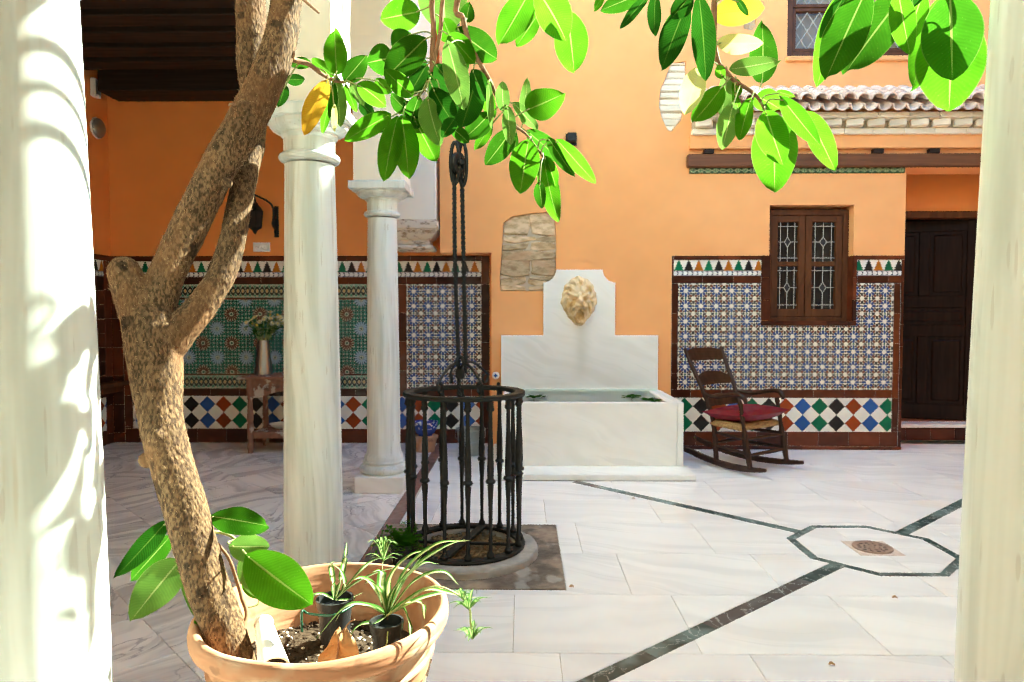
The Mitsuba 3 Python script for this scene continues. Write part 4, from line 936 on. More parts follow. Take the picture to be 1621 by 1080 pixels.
labels[put(wk + '__leaf_litter', cat(chips), 'mat_mulch')] = {'kind': 'stuff'}

gk = thing('well_grille', 'round black wrought iron cage of turned bars standing on the well rim', 'grille')
ZB, ZT, GR = .050, .832, .292
def flat_ring(r0, r1, z0, z1, n=72): return lathe([(r0, z0), (r1, z0), (r1 + .003, (z0 + z1) / 2), (r1, z1), (r0, z1), (r0 - .002, (z0 + z1) / 2), (r0, z0)], n, (wx, wy, 0))
put(gk + '__top_ring', flat_ring(.266, .316, ZT + .004, ZT + .026), 'mat_iron', smooth=30)
put(gk + '__bottom_ring', flat_ring(.270, .316, ZB - .004, ZB + .014), 'mat_iron', smooth=30)
put(gk + '__cross_bar', bar((wx - .085, wy - .275, ZB + .012), (wx + .085, wy + .275, ZB + .012), .045, .014), 'mat_iron')
put(gk + '__cross_bar', bar((wx - .285, wy + .02, ZB + .002), (wx + .285, wy - .02, ZB + .002), .018, .012), 'mat_iron')
H = ZT - ZB
bp = [(.019, 0), (.021, .006), (.022, .016), (.016, .024), (.0105, .034), (.0105, .12), (.0125, .26), (.0165, .325), (.0185, .345), (.0125, .349), (.0125, .352), (.024, .354), (.029, .362), (.024, .370), (.0165, .373), (.0185, .384), (.0195, .42), (.0165, .50), (.0120, .58), (.0110, .66), (.0110, .690), (.017, .694), (.022, .703), (.017, .713), (.016, .736)]
for i in range(16):
    a = (i + .35) * 2 * math.pi / 16; b_ = [(r * (.85 + .07 * RNG.random()), ZB + .012 + z * (H - .012) / .736) for r, z in bp]
    m = lathe(b_, 12, (wx + GR * math.cos(a), wy + GR * math.sin(a), 0)); put(gk + '__bar', m, 'mat_iron', smooth=40)
# hoist: twisted rods up to the pulley, scroll feet on the ring
hk = thing('well_hoist', 'twisted iron rods with scroll feet rising from the well ring to an iron pulley', 'well pulley')
def twisted(P, r=.0088, turns=26):
    P = spline(P, 40); n = len(P); t = np.linspace(0, 1, n); ms = []
    for s in (0, math.pi):
        off = np.stack([np.cos(turns * 2 * math.pi * t + s), np.sin(turns * 2 * math.pi * t + s), 0 * t], 1) * .0062
        ms.append(tube(P + off, r * .80, 7))
    return cat(ms)
yh = wy
pt = lambda px, py, Y=yh: aty(px, py, Y)
put(hk + '__twisted_rod', twisted([pt(719, 268), pt(720, 400), pt(724, 520), pt(727, 628)]), 'mat_iron', smooth=40)
put(hk + '__twisted_rod', twisted([pt(731, 268, yh + .02), pt(733.5, 400, yh + .02), pt(736, 520, yh + .02), pt(737, 590, yh + .02)], turns=24), 'mat_iron', smooth=40)
pc = pt(726, 259)
wheel = lathe([(.030, -.012), (.052, -.012), (.058, -.009), (.050, -.004), (.050, .004), (.058, .009), (.052, .012), (.030, .012), (.030, -.012)], 32)
wheel.apply_transform(trimesh.transformations.rotation_matrix(math.radians(62), [0, 0, 1]) @ trimesh.transformations.rotation_matrix(math.pi / 2, [1, 0, 0])); wheel.apply_translation(pc)
put(hk + '__pulley_wheel', wheel, 'mat_iron', smooth=30)
hub = cat([tube([pc + np.array([-.02, .04, 0]), pc + np.array([.02, -.04, 0])], .013, 10)] + [bar(pc + [.0, 0, -.03], pc + [.0, 0, .03], .010, .010, up=(0, 1, 0))])
put(hk + '__axle', hub, 'mat_iron')
loop = lambda cx, w, h, dy: spline([pc + [cx + w * math.cos(t), dy, h * math.sin(t)] for t in np.linspace(-math.pi / 2, 1.5 * math.pi, 17)], 4)
put(hk + '__pulley_block', cat([tube(loop(-.018, .022, .105, -.012), .0095, 8), tube(loop(.020, .020, .110, .014), .0095, 8)]), 'mat_iron', smooth=40)
put(hk + '__suspension_rod', tube([pc + [-.002, 0, .09], pc + [-.004, 0, 1.6]], .010, 8), 'mat_iron')
cb = np.array([xat(728, yh), wy, zat(592, yh)])
for sx in (-1, 1):
    for sy in (-1, 1):
        foot = np.array([wx + sx * .098 + .0, wy + sy * .268, ZT + .034])
        d = foot - cb; hor = np.array([d[0], d[1], 0]); L = np.linalg.norm(hor); hor /= L
        P = [cb + hor * .010 + [0, 0, .03], cb + hor * L * .22 + [0, 0, .055], cb + hor * L * .55 + [0, 0, .045], cb + hor * L * .90 + [0, 0, .0]]
        e = P[-1]; rr = .040
        cc = np.array([foot[0], foot[1], ZT + .034 + rr]) - hor * .015
        sp = [cc + hor * rr * (1 - k / 22) * math.cos(t) + np.array([0, 0, 1]) * rr * (1 - k / 22) * math.sin(t) for k, t in enumerate(np.linspace(.5, -5.2, 16))]
        put(hk + '__scroll_foot', tube(spline(P[:-1] + sp, 4), .0066, 7), 'mat_iron', smooth=50)
        up = [cb + hor * .012 + [0, 0, .09], cb + hor * .045 + [0, 0, .075], cb + hor * .05 + [0, 0, .05], cb + hor * .03 + [0, 0, .045]]
        put(hk + '__curl', tube(spline(up, 5), .007, 6), 'mat_iron', smooth=50)
put(hk + '__collar', lathe([(.016, -.03), (.024, -.02), (.024, .02), (.016, .03)], 16, cb), 'mat_iron', smooth=40)

# ------------------------------------------------------------------ fountain
fk = thing('marble_fountain', 'white marble wall fountain with a rectangular basin and a lion head spout', 'fountain')
FY = 5.44; FX0, FX1 = xat(793, FY), xat(1084, FY); FZ = zat(637.5, FY)
PY = YR - .045
put(fk + '__plinth', bx(-.262, 1.318, 5.152, YR - .002, .001, .048, .006), 'mat_fountain_marble')
put(fk + '__front_slab', bx(FX0 + .052, FX1 - .052, FY + .004, FY + .050, .0485, FZ, .004), 'mat_fountain_marble')
put(fk + '__side_slab', bx(FX1 - .050, FX1, FY, PY - .002, .0485, FZ + .002, .005), 'mat_fountain_marble')
put(fk + '__side_slab', bx(FX0, FX0 + .050, FY, PY - .002, .0485, FZ + .002, .005), 'mat_fountain_marble')
put(fk + '__rim_moulding', bx(FX1 - .11, FX1 - .052, FY + .052, PY - .002, FZ - .030, FZ - .004, .008), 'mat_fountain_marble')
put(fk + '__inner_wall', cat([bx(FX0 + .051, FX1 - .051, PY - .03, PY - .001, .05, FZ + .010), bx(FX0 + .051, FX1 - .051, FY + .051, PY - .03, .05, FZ - .14)]), 'mat_basin_green')
put(fk + '__water', bx(FX0 + .051, FX1 - .115, FY + .0505, PY - .031, FZ - .1395, FZ - .013), 'mat_water')
bx0, bx1, bz1 = xat(793, PY), xat(1042.5, PY), zat(531, PY); ux0, ux1, uz1 = xat(860, PY), xat(974, PY), zat(427, PY)
nr = xat(880, PY) - ux0
def notch(cx, sgn): return Point(cx, uz1).buffer(nr, 24)
bp_ = R(bx0, bx1, FZ - .01, bz1).union(R(ux0, ux1, bz1 - .05, uz1).difference(notch(ux0, 1)).difference(notch(ux1, -1)))
put(fk + '__back_panel', piece(bp_, face_y(PY), .043, .004)[0] if False else piece(bp_.simplify(.0005), face_y(PY), .043, .004), 'mat_fountain_marble')
# lion mask
lc = aty(917, 477, PY - .03); S_ = .168
gxl, gyl = np.meshgrid(np.linspace(-1.05, 1.05, 96), np.linspace(-1.30, 1.25, 118))
def bump_(cx, cy, rx, ry, h, rot=0.0, p=1.0):
    c_, s__ = math.cos(rot), math.sin(rot); x, y = gxl - cx, gyl - cy; q = ((x * c_ + y * s__) / rx) ** 2 + ((-x * s__ + y * c_) / ry) ** 2
    return h * np.clip(1 - q, 0, 1) ** p
thl, rl = np.arctan2(gxl, gyl - .05), np.hypot(gxl / (.97 - .40 * np.clip(-gyl - .1, 0, 1) ** 1.3), gyl / 1.16)
outl = 1.0 + .022 * np.cos(thl * 15) + .018 * np.cos(thl * 8 + 1)
hm = np.where(rl < outl, .30 * np.sqrt(np.clip(1 - (rl / outl) ** 4, 0, 1)), 0)
lock = .5 + .5 * np.cos(thl * 16 + 2.6 * np.sin(rl * 7)); lock2 = .5 + .5 * np.cos(np.abs(gxl) * 26 + gyl * 5 + 1.5 * np.sin(gyl * 5))
down = 1 / (1 + np.exp((gyl - .05) * 9)); hm = hm + np.where(rl < outl, .15 * (lock * (1 - down) + lock2 * down) ** .8 * np.clip((outl - rl) * 6, 0, 1), 0)
face = np.maximum(bump_(0, .22, .66, .66, .62, 0, .5), bump_(0, -.35, .44, .66, .60, 0, .5))
hm = np.maximum(hm, face)
for sx in (-1, 1):
    hm += bump_(sx * .28, .55, .28, .27, .13) + bump_(sx * .36, .27, .32, .11, .20, sx * .30) - bump_(sx * .33, .06, .24, .070, .17, sx * .30) + bump_(sx * .44, .12, .15, .085, .13, sx * .30)
    hm += bump_(sx * .27, -.27, .27, .19, .30) + bump_(sx * .44, -.08, .16, .22, .10) - bump_(sx * .12, -.29, .06, .035, .12) - bump_(sx * .52, -.42, .07, .42, .16, sx * .35)
    hm += bump_(sx * .64, .66, .14, .16, .22) - bump_(sx * .64, .66, .07, .08, .16) + bump_(sx * .26, -.72, .085, .30, .22) + bump_(sx * .12, -.46, .09, .06, .10)
hm += bump_(0, .10, .19, .34, .22) + bump_(0, -.10, .27, .24, .40, 0, .55) - bump_(0, .55, .04, .26, .12) + bump_(0, .82, .14, .14, .10)
for i in range(-2, 3): hm += bump_(i * .125, .98 - .045 * abs(i), .065, .21, .16, -i * .22)
hm = hm - np.clip(bump_(0, -.70, .19, .27, 2.2), 0, .70) + bump_(0, -.99, .26, .12, .30)
hm = np.where(rl < outl, np.maximum(hm, .05), -.03)
import scipy.ndimage as ndi
hm = ndi.gaussian_filter(hm, .9)
idx = np.arange(hm.size).reshape(hm.shape); kp = (rl[:-1, :-1] < outl[:-1, :-1] + .06)
q = np.stack([idx[:-1, :-1], idx[:-1, 1:], idx[1:, 1:], idx[1:, :-1]], -1)[kp]
put(fk + '__lion_head', TM(np.stack([lc[0] + gxl * S_, PY - hm * .165, lc[2] + gyl * S_ * 1.16], -1).reshape(-1, 3), np.vstack([q[:, [0, 1, 2]], q[:, [0, 2, 3]]])), 'mat_lion', smooth=True)
# floating plants in the basin
for (px, py, rx_, nl, lab) in ((1000, 629.5, .085, 26, 'small green floating plant in the fountain basin, the farther of the right pair'), (1031, 634.5, .080, 34, 'small green floating plant in the fountain basin nearest its right front corner'), (845, 629.5, .11, 24, 'green floating plant in the fountain basin just right of the iron grille')):
    c = atz(px, py, FZ - .013); ms = []
    for i in range(nl):
        a, r = RNG.random() * 6.283, math.sqrt(RNG.random()); p = c + np.array([rx_ * r * math.cos(a), .10 * r * math.sin(a), .004 + .012 * RNG.random()])
        m = lathe([(0, .004), (.012, .0035), (.020, .0), (.012, -.001), (0, -.001)], 8); m.apply_transform(trimesh.transformations.rotation_matrix(.5 * (RNG.random() - .5), [1, 0, 0])); m.apply_translation(p); ms.append(m)
    kf = thing('floating_plant', lab, 'plant'); put(kf + '__leaves', cat(ms), 'mat_leaf_dark', smooth=30, uv=None); put(kf + '__root', tube([c + [0, 0, 0], c + [0.004, 0, -.05]], .004, 5), 'mat_green_twig')

# ------------------------------------------------------------------ rocking chair
ck = thing('rocking_chair', 'dark wooden rocking chair with ladder back and rush seat by the fountain', 'rocking chair')
CO, CH = np.array([1.924, 5.525 + .03, 0]), -0.944
cf, cl_ = np.array([math.cos(CH), math.sin(CH), 0]), np.array([-math.sin(CH), math.cos(CH), 0])
def Cp(u, v, w): return CO + cf * u + cl_ * v + np.array([0, 0, w])
SEAT = .372
for sv in (-1, 1):
    vf, vb = sv * .243, sv * .195
    # rocker
    us = np.linspace(-.80, .235, 22); top = []
    for u in us:
        zc = .018 + .42 * (u + .13) ** 2 * (.55 if u > -.13 else .52); top.append((u, zc))
    P = np.array([Cp(u, vb + (vf - vb) * np.clip((u + .3) / .4, -.6, 1.1), z + .020) for u, z in top])
    sec = []
    for i, p in enumerate(P):
        t = P[min(i + 1, len(P) - 1)] - P[max(i - 1, 0)]; t /= np.linalg.norm(t); nrm = np.cross(cl_, t)
        h = .023 * (1 - .45 * abs(2 * i / (len(P) - 1) - 1) ** 4)
        sec += [p + cl_ * .014 + nrm * h, p - cl_ * .014 + nrm * h, p - cl_ * .014 - nrm * h, p + cl_ * .014 - nrm * h]
    f = []
    for i in range(len(P) - 1):
        for j in range(4): a, b = i * 4 + j, i * 4 + (j + 1) % 4; f += [[a, b, b + 4], [a, b + 4, a + 4]]
    f += [[0, 2, 1], [0, 3, 2], [len(sec) - 4, len(sec) - 3, len(sec) - 2], [len(sec) - 4, len(sec) - 2, len(sec) - 1]]
    put(ck + '__rocker', TM(sec, f), 'mat_chair_wood')
    # front leg with arm post
    L0, L1 = Cp(.095, vf, .05), Cp(-.005, vf, .57)
    rr = [.020, .021, .022, .023, .024, .024, .022, .020, .017, .024, .018, .015, .017, .020, .021, .017, .014, .020, .016]
    put(ck + '__front_leg', tube([L0 + (L1 - L0) * t for t in np.linspace(0, 1, len(rr))], rr, 10), 'mat_chair_wood', smooth=50)
    # back post: foot, seat, then leaning back with a slight curve
    BP = spline([Cp(-.265, vb, .045), Cp(-.300, vb, SEAT), Cp(-.385, sv * .210, .60), Cp(-.49, sv * .228, .80), Cp(-.572, sv * .241, .970)], 8)
    put(ck + '__back_post', tube(BP, np.linspace(.022, .016, len(BP)), 10), 'mat_chair_wood', smooth=50)
    ap2 = spline([Cp(-.385, sv * .212, .600), Cp(-.24, sv * .250, .585), Cp(-.10, sv * .262, .618), Cp(0, sv * .258, .625), Cp(.045, sv * .250, .590), Cp(.048, sv * .247, .560)], 6)
    sec = []; 
    m = tube(ap2, np.interp(np.arange(len(ap2)), [0, len(ap2) * .3, len(ap2) * .7, len(ap2) - 1], [.013, .016, .021, .012]), 10); put(ck + '__armrest', m, 'mat_chair_wood', smooth=50)
def rail(a, b, r=.011, bulge=.004): P_ = [a + (b - a) * t for t in np.linspace(0, 1, 9)]; return tube(P_, [r + bulge * math.sin(math.pi * t) for t in np.linspace(0, 1, 9)], 8)
def leg_f(sv, z): t = (z - .05) / .52; return Cp(.095 - .10 * t, sv * .243, z)
def leg_b(sv, z): t = (z - .045) / (SEAT - .045); return Cp(-.265 - .035 * t, sv * .195, z)
for z in (.155, .275): put(ck + '__stretcher', rail(leg_f(-1, z), leg_f(1, z)), 'mat_chair_wood', smooth=50)
for sv in (-1, 1):
    for z in (.17, .285): put(ck + '__stretcher', rail(leg_f(sv, z), leg_b(sv, z)), 'mat_chair_wood', smooth=50)
for z in (.20,): put(ck + '__stretcher', rail(leg_b(-1, z), leg_b(1, z)), 'mat_chair_wood', smooth=50)
# ladder back slats
def slat(z0, h, arch):
    t0 = (z0 - SEAT) / (.970 - SEAT)
    lean = lambda z: np.interp(z, [SEAT, .60, .80, .970], [-.300, -.385, -.49, -.572]); vv = np.interp(z0, [SEAT, .970], [.195, .241]) - .010
    n = 13; v = []
    for i in range(n):
        t = i / (n - 1) * 2 - 1; zt_ = z0 + h + arch * (1 - t * t) ** .8; bow = -.020 * (1 - t * t)
        for zz1 in (z0, zt_):
            for dpt in (-.007, .007): v.append(Cp(lean(zz1) + bow + dpt, t * vv, zz1))
    f = []
    for i in range(n - 1):
        a, b = i * 4, i * 4 + 4
        for p, q in ((0, 1), (1, 3), (3, 2), (2, 0)): f += [[a + p, b + p, b + q], [a + p, b + q, a + q]]
    f += [[0, 1, 3], [0, 3, 2], [4 * n - 4, 4 * n - 2, 4 * n - 1], [4 * n - 4, 4 * n - 1, 4 * n - 3]]
    return TM(v, f)
for z0, h, arch in ((.865, .085, .022), (.665, .060, .050), (.492, .050, .045)): put(ck + '__slat', slat(z0, h, arch), 'mat_chair_wood', smooth=50)
# rush seat, woven in four triangles
strands = []
CU, CVF, CVB = -.30, .245, .200
corner = {(-1, -1): (-.300, -.200), (-1, 1): (-.300, .200), (1, 1): (.005, .250), (1, -1): (.005, -.250)}
cc_ = np.array([-.14, 0.0]); N_ = 15
ring = [np.array(corner[k_]) for k_ in ((-1, -1), (1, -1), (1, 1), (-1, 1))]
for s_ in range(4):
    a, b = ring[s_], ring[(s_ + 1) % 4]
    for i in range(N_):
        t = (i + .5) / N_; p, q = a + (cc_ - a) * t * .97, b + (cc_ - b) * t * .97
        r_ = .0105; zc = SEAT + .006 - .014 * t
        strands.append(tube([Cp(*p, zc), Cp(*((p + q) / 2), zc + .004), Cp(*q, zc)], [r_, r_ * 1.12, r_], 6))
for s_ in range(4):
    a, b = ring[s_], ring[(s_ + 1) % 4]; strands.append(tube([Cp(*a, SEAT - .012), Cp(*b, SEAT - .012)], .021, 8))
put(ck + '__rush_seat', cat(strands), 'mat_rush', smooth=50)
put(ck + '__seat_underside', trimesh.convex.convex_hull(np.array([Cp(*p, z) for p in ring for z in (SEAT - .025, SEAT - .005)])), 'mat_rush')
# cushion
n = 26; uu, vv = np.meshgrid(np.linspace(-1, 1, n), np.linspace(-1, 1, n), indexing='ij')
edge = (1 - np.abs(uu) ** 2.6) * (1 - np.abs(vv) ** 2.6)
pin = 1 + .10 * np.abs(uu * vv) ** 2 - .05 * (np.abs(uu) < .8) * 0
th = .066 * np.clip(edge, 0, 1) ** .42
wr = (meshkit.fbm(np.stack([uu * 3, vv * 3, uu * 0], -1), 3) - .5) * .014 * np.clip(edge, 0, 1)
def cpos(sgn):
    u = -.130 + .200 * uu * pin; v = .245 * vv * pin
    z = SEAT + .078 + sgn * th + wr * sgn + .018 * (np.abs(uu * vv) ** 3) + .012 * uu
    return np.stack([CO[0] + cf[0] * u + cl_[0] * v, CO[1] + cf[1] * u + cl_[1] * v, z], -1).reshape(-1, 3)
idx = np.arange(n * n).reshape(n, n); q = np.stack([idx[:-1, :-1], idx[1:, :-1], idx[1:, 1:], idx[:-1, 1:]], -1).reshape(-1, 4)
fq = np.vstack([q[:, [0, 1, 2]], q[:, [0, 2, 3]]])
hcu = thing('cushion', 'shiny dark red satin cushion lying on the rocking chair seat', 'cushion')
put(hcu + '__cover', TM(np.vstack([cpos(1), cpos(-1)]), np.vstack([fq, fq[:, ::-1] + n * n])), 'mat_red_satin', smooth=True)
rimi = np.concatenate([idx[0, :], idx[1:, -1], idx[-1, -2::-1], idx[-2:0:-1, 0]]); put(hcu + '__seam', tube(np.vstack([cpos(1)[rimi], cpos(1)[rimi[:1]]]), .0045, 6), 'mat_red_satin', smooth=True)

# ------------------------------------------------------------------ console table, vase and flowers
tk = thing('console_table', 'old carved wooden console table with worn paint against the green tiles', 'table')
TY0, TY1 = 6.13, 6.60; TX0 = xat(373, TY0); TX1 = -1.72; TZ = zat(597.5, TY0)
top = bx(TX0, TX1, TY0 - .01, TY1, TZ - .030, TZ, .008); put(tk + '__top', top, 'mat_worn_wood')
lx0, lx1 = xat(394, TY0 + .04), TX1 - .13
ap3 = [(lx0 + .02, TZ - .032), (lx1 - .02, TZ - .032), (lx1 - .02, TZ - .20)] + [(lx1 - .02 - (lx1 - lx0 - .04) * t, TZ - .165 - .030 * math.cos(t * 2 * math.pi)) for t in np.linspace(0.04, .96, 15)] + [(lx0 + .02, TZ - .20)]
put(tk + '__apron', slab_poly(Polygon(ap3), face_y(TY0 + .02), .022), 'mat_worn_wood')
carv = []
for j in range(2):
    for i in range(9):
        x = lx0 + .07 + i * (lx1 - lx0 - .14) / 8
        carv.append(tube(spline([(x - .035, TY0 + .018, TZ - .12 + .02 * j), (x - .015, TY0 + .012, TZ - .075 - .05 * j), (x + .015, TY0 + .012, TZ - .115 + .035 * j), (x + .035, TY0 + .018, TZ - .08)], 4), .006, 5))
put(tk + '__carving', cat(carv), 'mat_worn_wood', smooth=50)
put(tk + '__side_apron', cat([bx(lx0 - .01, lx0 + .012, TY0 + .05, TY1 - .05, TZ - .15, TZ - .031), bx(lx1 - .012, lx1 + .01, TY0 + .05, TY1 - .05, TZ - .15, TZ - .031)]), 'mat_worn_wood')
lp = [(.030, TZ - .031), (.030, TZ - .17), (.020, TZ - .18), (.028, TZ - .195), (.020, TZ - .21), (.026, TZ - .32), (.030, TZ - .40), (.022, TZ - .42), (.030, TZ - .435), (.030, .20), (.030, .13), (.022, .12), (.028, .09), (.033, .06), (.024, .02), (.024, .001)]
for x in (lx0, lx1):
    for y in (TY0 + .04, TY1 - .06): put(tk + '__leg', lathe(lp[::-1], 12, (x, y, 0)), 'mat_worn_wood', smooth=30)
for y in (TY0 + .04, TY1 - .06): put(tk + '__stretcher', cat([bx(lx0 + .028, lx1 - .028, y - .016, y + .016, .135, .195, .006)] + [bx(lx0 + .06 + i * .26, lx0 + .26 + i * .26, y - .024, y - .014, .143, .187, .006) for i in range(2)]), 'mat_worn_wood')
for x in (lx0, lx1): put(tk + '__stretcher', bx(x - .014, x + .014, TY0 + .068, TY1 - .088, .14, .18, .005), 'mat_worn_wood')
bwl = thing('bowl', 'pale shallow bowl on the low rail under the console table', 'bowl'); c = (xat(442, 6.35), 6.36, .195)
put(bwl + '__shelf', bx(lx0 + .03, lx1 - .03, TY0 + .06, TY1 - .08, .180, .194), 'mat_worn_wood')
put(bwl + '__body', lathe([(0, .001), (.04, .001), (.08, .022), (.105, .048), (.098, .048), (.075, .026), (0, .010)], 28, c), 'mat_white_paint', smooth=40)
labels[bwl]['label'] = 'pale shallow bowl standing low under the console table'
vk = thing('metal_vase', 'tapered brushed metal vase holding white daisies on the console table', 'vase')
vx, vy = xat(416, 6.38), 6.38
put(vk + '__body', lathe([(0, .002), (.082, .002), (.084, .008), (.080, .05), (.050, .315), (.052, .322), (.047, .322), (.046, .310), (.06, .15), (0, .12)], 40, (vx, vy, TZ)), 'mat_steel', smooth=35)
bk = thing('flower_bouquet', 'bunch of white and yellow daisies standing in the metal vase', 'flowers')
RB = np.random.default_rng(21)
stems, green = [], []
def lens(c, d, nrm, L, W):   # small leaf
    d = d / np.linalg.norm(d); s_ = np.cross(d, nrm); s_ /= np.linalg.norm(s_) + 1e-9
    return TM([c, c + d * L * .5 + s_ * W / 2, c + d * L, c + d * L * .5 - s_ * W / 2], [[0, 1, 2], [0, 2, 3]])
heads = []
for i in range(34):
    a = RB.random() * 6.283; r = .20 * math.sqrt(RB.random()); hz = .24 - .55 * r + .05 * RB.random() + .0
    hd = np.array([vx + .02 + r * math.cos(a) * 1.05, vy + r * math.sin(a) * .75, TZ + .33 + max(.06, hz)])
    base = np.array([vx + .03 * math.cos(a), vy + .03 * math.sin(a), TZ + .29])
    P = spline([base, (base + hd) / 2 + [0, 0, .04], hd], 5); stems.append(tube(P, .0022, 4)); heads.append((hd, P[-1] - P[-3]))
    for j in range(9):
        t = .25 + .65 * RB.random(); c = base + (hd - base) * t + [0, 0, .02]; dv = RB.normal(size=3) + [0, 0, .4]
        green.append(lens(c, dv, RB.normal(size=3), .035 + .03 * RB.random(), .012))
put(bk + '__stems', cat(stems), 'mat_green_twig', smooth=50); put(bk + '__foliage', cat(green), 'mat_leaf_dark')
for i, (hd, dv) in enumerate(heads):
    dv = dv / np.linalg.norm(dv) + np.array([.25 * RB.normal(), -.55, .25]); dv /= np.linalg.norm(dv)
    s_ = np.cross(dv, [0, 0, 1.0]); s_ /= np.linalg.norm(s_); t_ = np.cross(s_, dv); R0 = .024 + .010 * RB.random()
    if i % 5 == 4: put(bk + '__yellow_bloom', TM(*(lambda m: (m.vertices * [1, 1, 1] + hd, m.faces))(trimesh.creation.icosphere(1, .012))), 'mat_glaze_yellow' if False else 'mat_brass_yellow'); continue
    pet = [TM([hd, hd + R0 * (.55 * (math.cos(a - .17) * s_ + math.sin(a - .17) * t_)) + dv * .004, hd + R0 * (math.cos(a) * s_ + math.sin(a) * t_), hd + R0 * (.55 * (math.cos(a + .17) * s_ + math.sin(a + .17) * t_)) + dv * .004], [[0, 1, 2], [0, 2, 3]]) for a in np.arange(13) * 2 * math.pi / 13]
    k2 = put(bk + '__bloom', cat(pet), 'mat_petal')
    put(k2 + '__eye', TM(*(lambda m: (m.vertices * [1, 1, 1] + hd + dv * .004, m.faces))(trimesh.creation.icosphere(1, R0 * .26))), 'mat_brass_yellow')

# ------------------------------------------------------------------ bucket, blue bowl and fern round the well
c = (xat(745, 6.15), 6.13, .001)
k = thing('bucket', 'pale grey zinc bucket on the floor behind the well grille', 'bucket')
put(k + '__body', lathe([(0, .002), (.092, .002), (.094, .01), (.128, .215), (.134, .220), (.134, .232), (.126, .232), (.124, .215), (.088, .02), (0, .02)], 40, c), 'mat_zinc', smooth=35)
put(k + '__rim', lathe([(.1275, .222), (.136, .222), (.139, .229), (.136, .236), (.1275, .236)], 40, c), 'mat_zinc', smooth=50)
put(k + '__handle', tube(spline([(c[0] - .135, c[1], .215), (c[0] - .12, c[1] - .09, .160), (c[0], c[1] - .150, .128), (c[0] + .12, c[1] - .09, .160), (c[0] + .135, c[1], .215)], 5), .004, 6), 'mat_steel', smooth=50)
c = (xat(673, 6.3), 6.28, 0)
k = thing('plant_stand', 'round terracotta pot used as a stand behind the well grille', 'pot')
put(k + '__body', lathe([(0, .001), (.085, .001), (.105, .12), (.112, .121), (.112, .145), (0, .146)], 32, c), 'mat_terracotta', smooth=30)
put(k + '__rim', lathe([(.105, .118), (.116, .120), (.118, .134), (.116, .147), (.105, .148)], 32, c), 'mat_terracotta', smooth=30)
k = thing('ceramic_bowl', 'blue glazed bowl with pale pattern on a terracotta stand behind the grille', 'bowl')
put(k + '__body', lathe([(0, .149), (.06, .149), (.085, .175), (.108, .225), (.118, .275), (.112, .275), (.10, .23), (.07, .18), (0, .17)], 36, c), 'mat_blue_ceramic', smooth=35)
put(k + '__foot', lathe([(.0, .1485), (.064, .1485), (.064, .156), (.05, .158)], 30, c), 'mat_blue_ceramic', smooth=35)
c = atz(640, 892, .004)
k = thing('fern_pot', 'small black pot with a curly green fern on the well slab', 'potted plant')
put(k + '__pot', lathe([(0, .001), (.055, .001), (.068, .095), (.074, .096), (.074, .110), (.066, .110), (.064, .09), (0, .09)], 28, (c[0], c[1], .004)), 'mat_black_plastic', smooth=35)
RF = np.random.default_rng(5); fr_ = []
for i in range(46):
    a = RF.random() * 6.283; Lf = .10 + .07 * RF.random(); el = .2 + 1.0 * RF.random(); b = np.array([c[0], c[1], .10])
    d = np.array([math.cos(a) * math.cos(el), math.sin(a) * math.cos(el), math.sin(el)]); P = [b + d * Lf * t + np.array([0, 0, -.05 * t * t]) for t in np.linspace(0, 1, 9)]
    for j in range(1, 9):
        tv = P[j] - P[j - 1]; sd_ = np.cross(tv, [0, 0, 1.0]); sd_ /= np.linalg.norm(sd_) + 1e-9
        for sg in (-1, 1): fr_.append(lens(P[j], sd_ * sg + tv * 8 + RF.normal(size=3) * .2, [0, 0, 1.0], .030, .015))
put(k + '__fronds', cat(fr_), 'mat_leaf')

KY = 1.18                            # the tree stands well clear of the arcade
aty_plain = aty
def aty(px, py, Y): return aty_plain(px, py, Y * KY)
# ================================================================== the big pot and what stands in it
PC = np.array([-.436, 1.485]) * KY; PR, PZ = .270, .497
def potz(z): return z * .497 / .612
tp = thing('terracotta_pot', 'large terracotta pot with a thick rolled rim holding the rubber tree', 'pot')
body = [(0, .0015), (.165, .0015), (.170, .01), (.193, .15), (.217, .32), (.232, .43), (.236, .462), (.243, .466), (.243, .474), (.237, .480), (.240, .515), (.241, .520), (.245, .524), (.245, .532), (.242, .536), (.247, .560), (.254, .572)]
prof = [(r * KY, potz(z)) for r, z in body]
prof += [((PR - .012 + .013 * math.cos(t) + .003) * KY, PZ - .026 + .028 * math.sin(t)) for t in np.linspace(-1.15, 2.3, 12)]
prof += [(.242 * KY, PZ - .032), (.230 * KY, PZ - .07), (.222 * KY, PZ - .14), (.208 * KY, PZ - .22)]
pm = lathe(prof, 96, (PC[0], PC[1], 0)); v = np.array(pm.vertices); v[:, :2] += (meshkit.noise(v * 7)[:, None] - .5) * .006; v[:, 2] += (meshkit.noise(v * [5, 5, 0.01]) - .5) * .010 * (v[:, 2] > .4)
put(tp + '__body', TM(v, pm.faces), 'mat_terracotta', smooth=40)
n = 60; gx, gy = np.meshgrid(np.linspace(-.295, .295, n), np.linspace(-.295, .295, n)); rr2 = np.hypot(gx, gy)
gz = .322 + .050 * np.clip(1 - rr2 / .29, 0, 1) + .022 * meshkit.fbm(np.stack([gx * 22, gy * 22, gx * 0], -1), 4)
idx = np.arange(n * n).reshape(n, n); keep = rr2[:-1, :-1] < .268
q = np.stack([idx[:-1, :-1], idx[:-1, 1:], idx[1:, 1:], idx[1:, :-1]], -1)[keep]
put(tp + '__soil', TM(np.stack([gx + PC[0], gy + PC[1], gz], -1).reshape(-1, 3), np.vstack([q[:, [0, 1, 2]], q[:, [0, 2, 3]]])), 'mat_soil', smooth=True)
def soil_z(x, y):
    r = math.hypot(x - PC[0], y - PC[1]); return .332 + .050 * max(0, 1 - r / .29)
RS = np.random.default_rng(3); per, clod = [], []
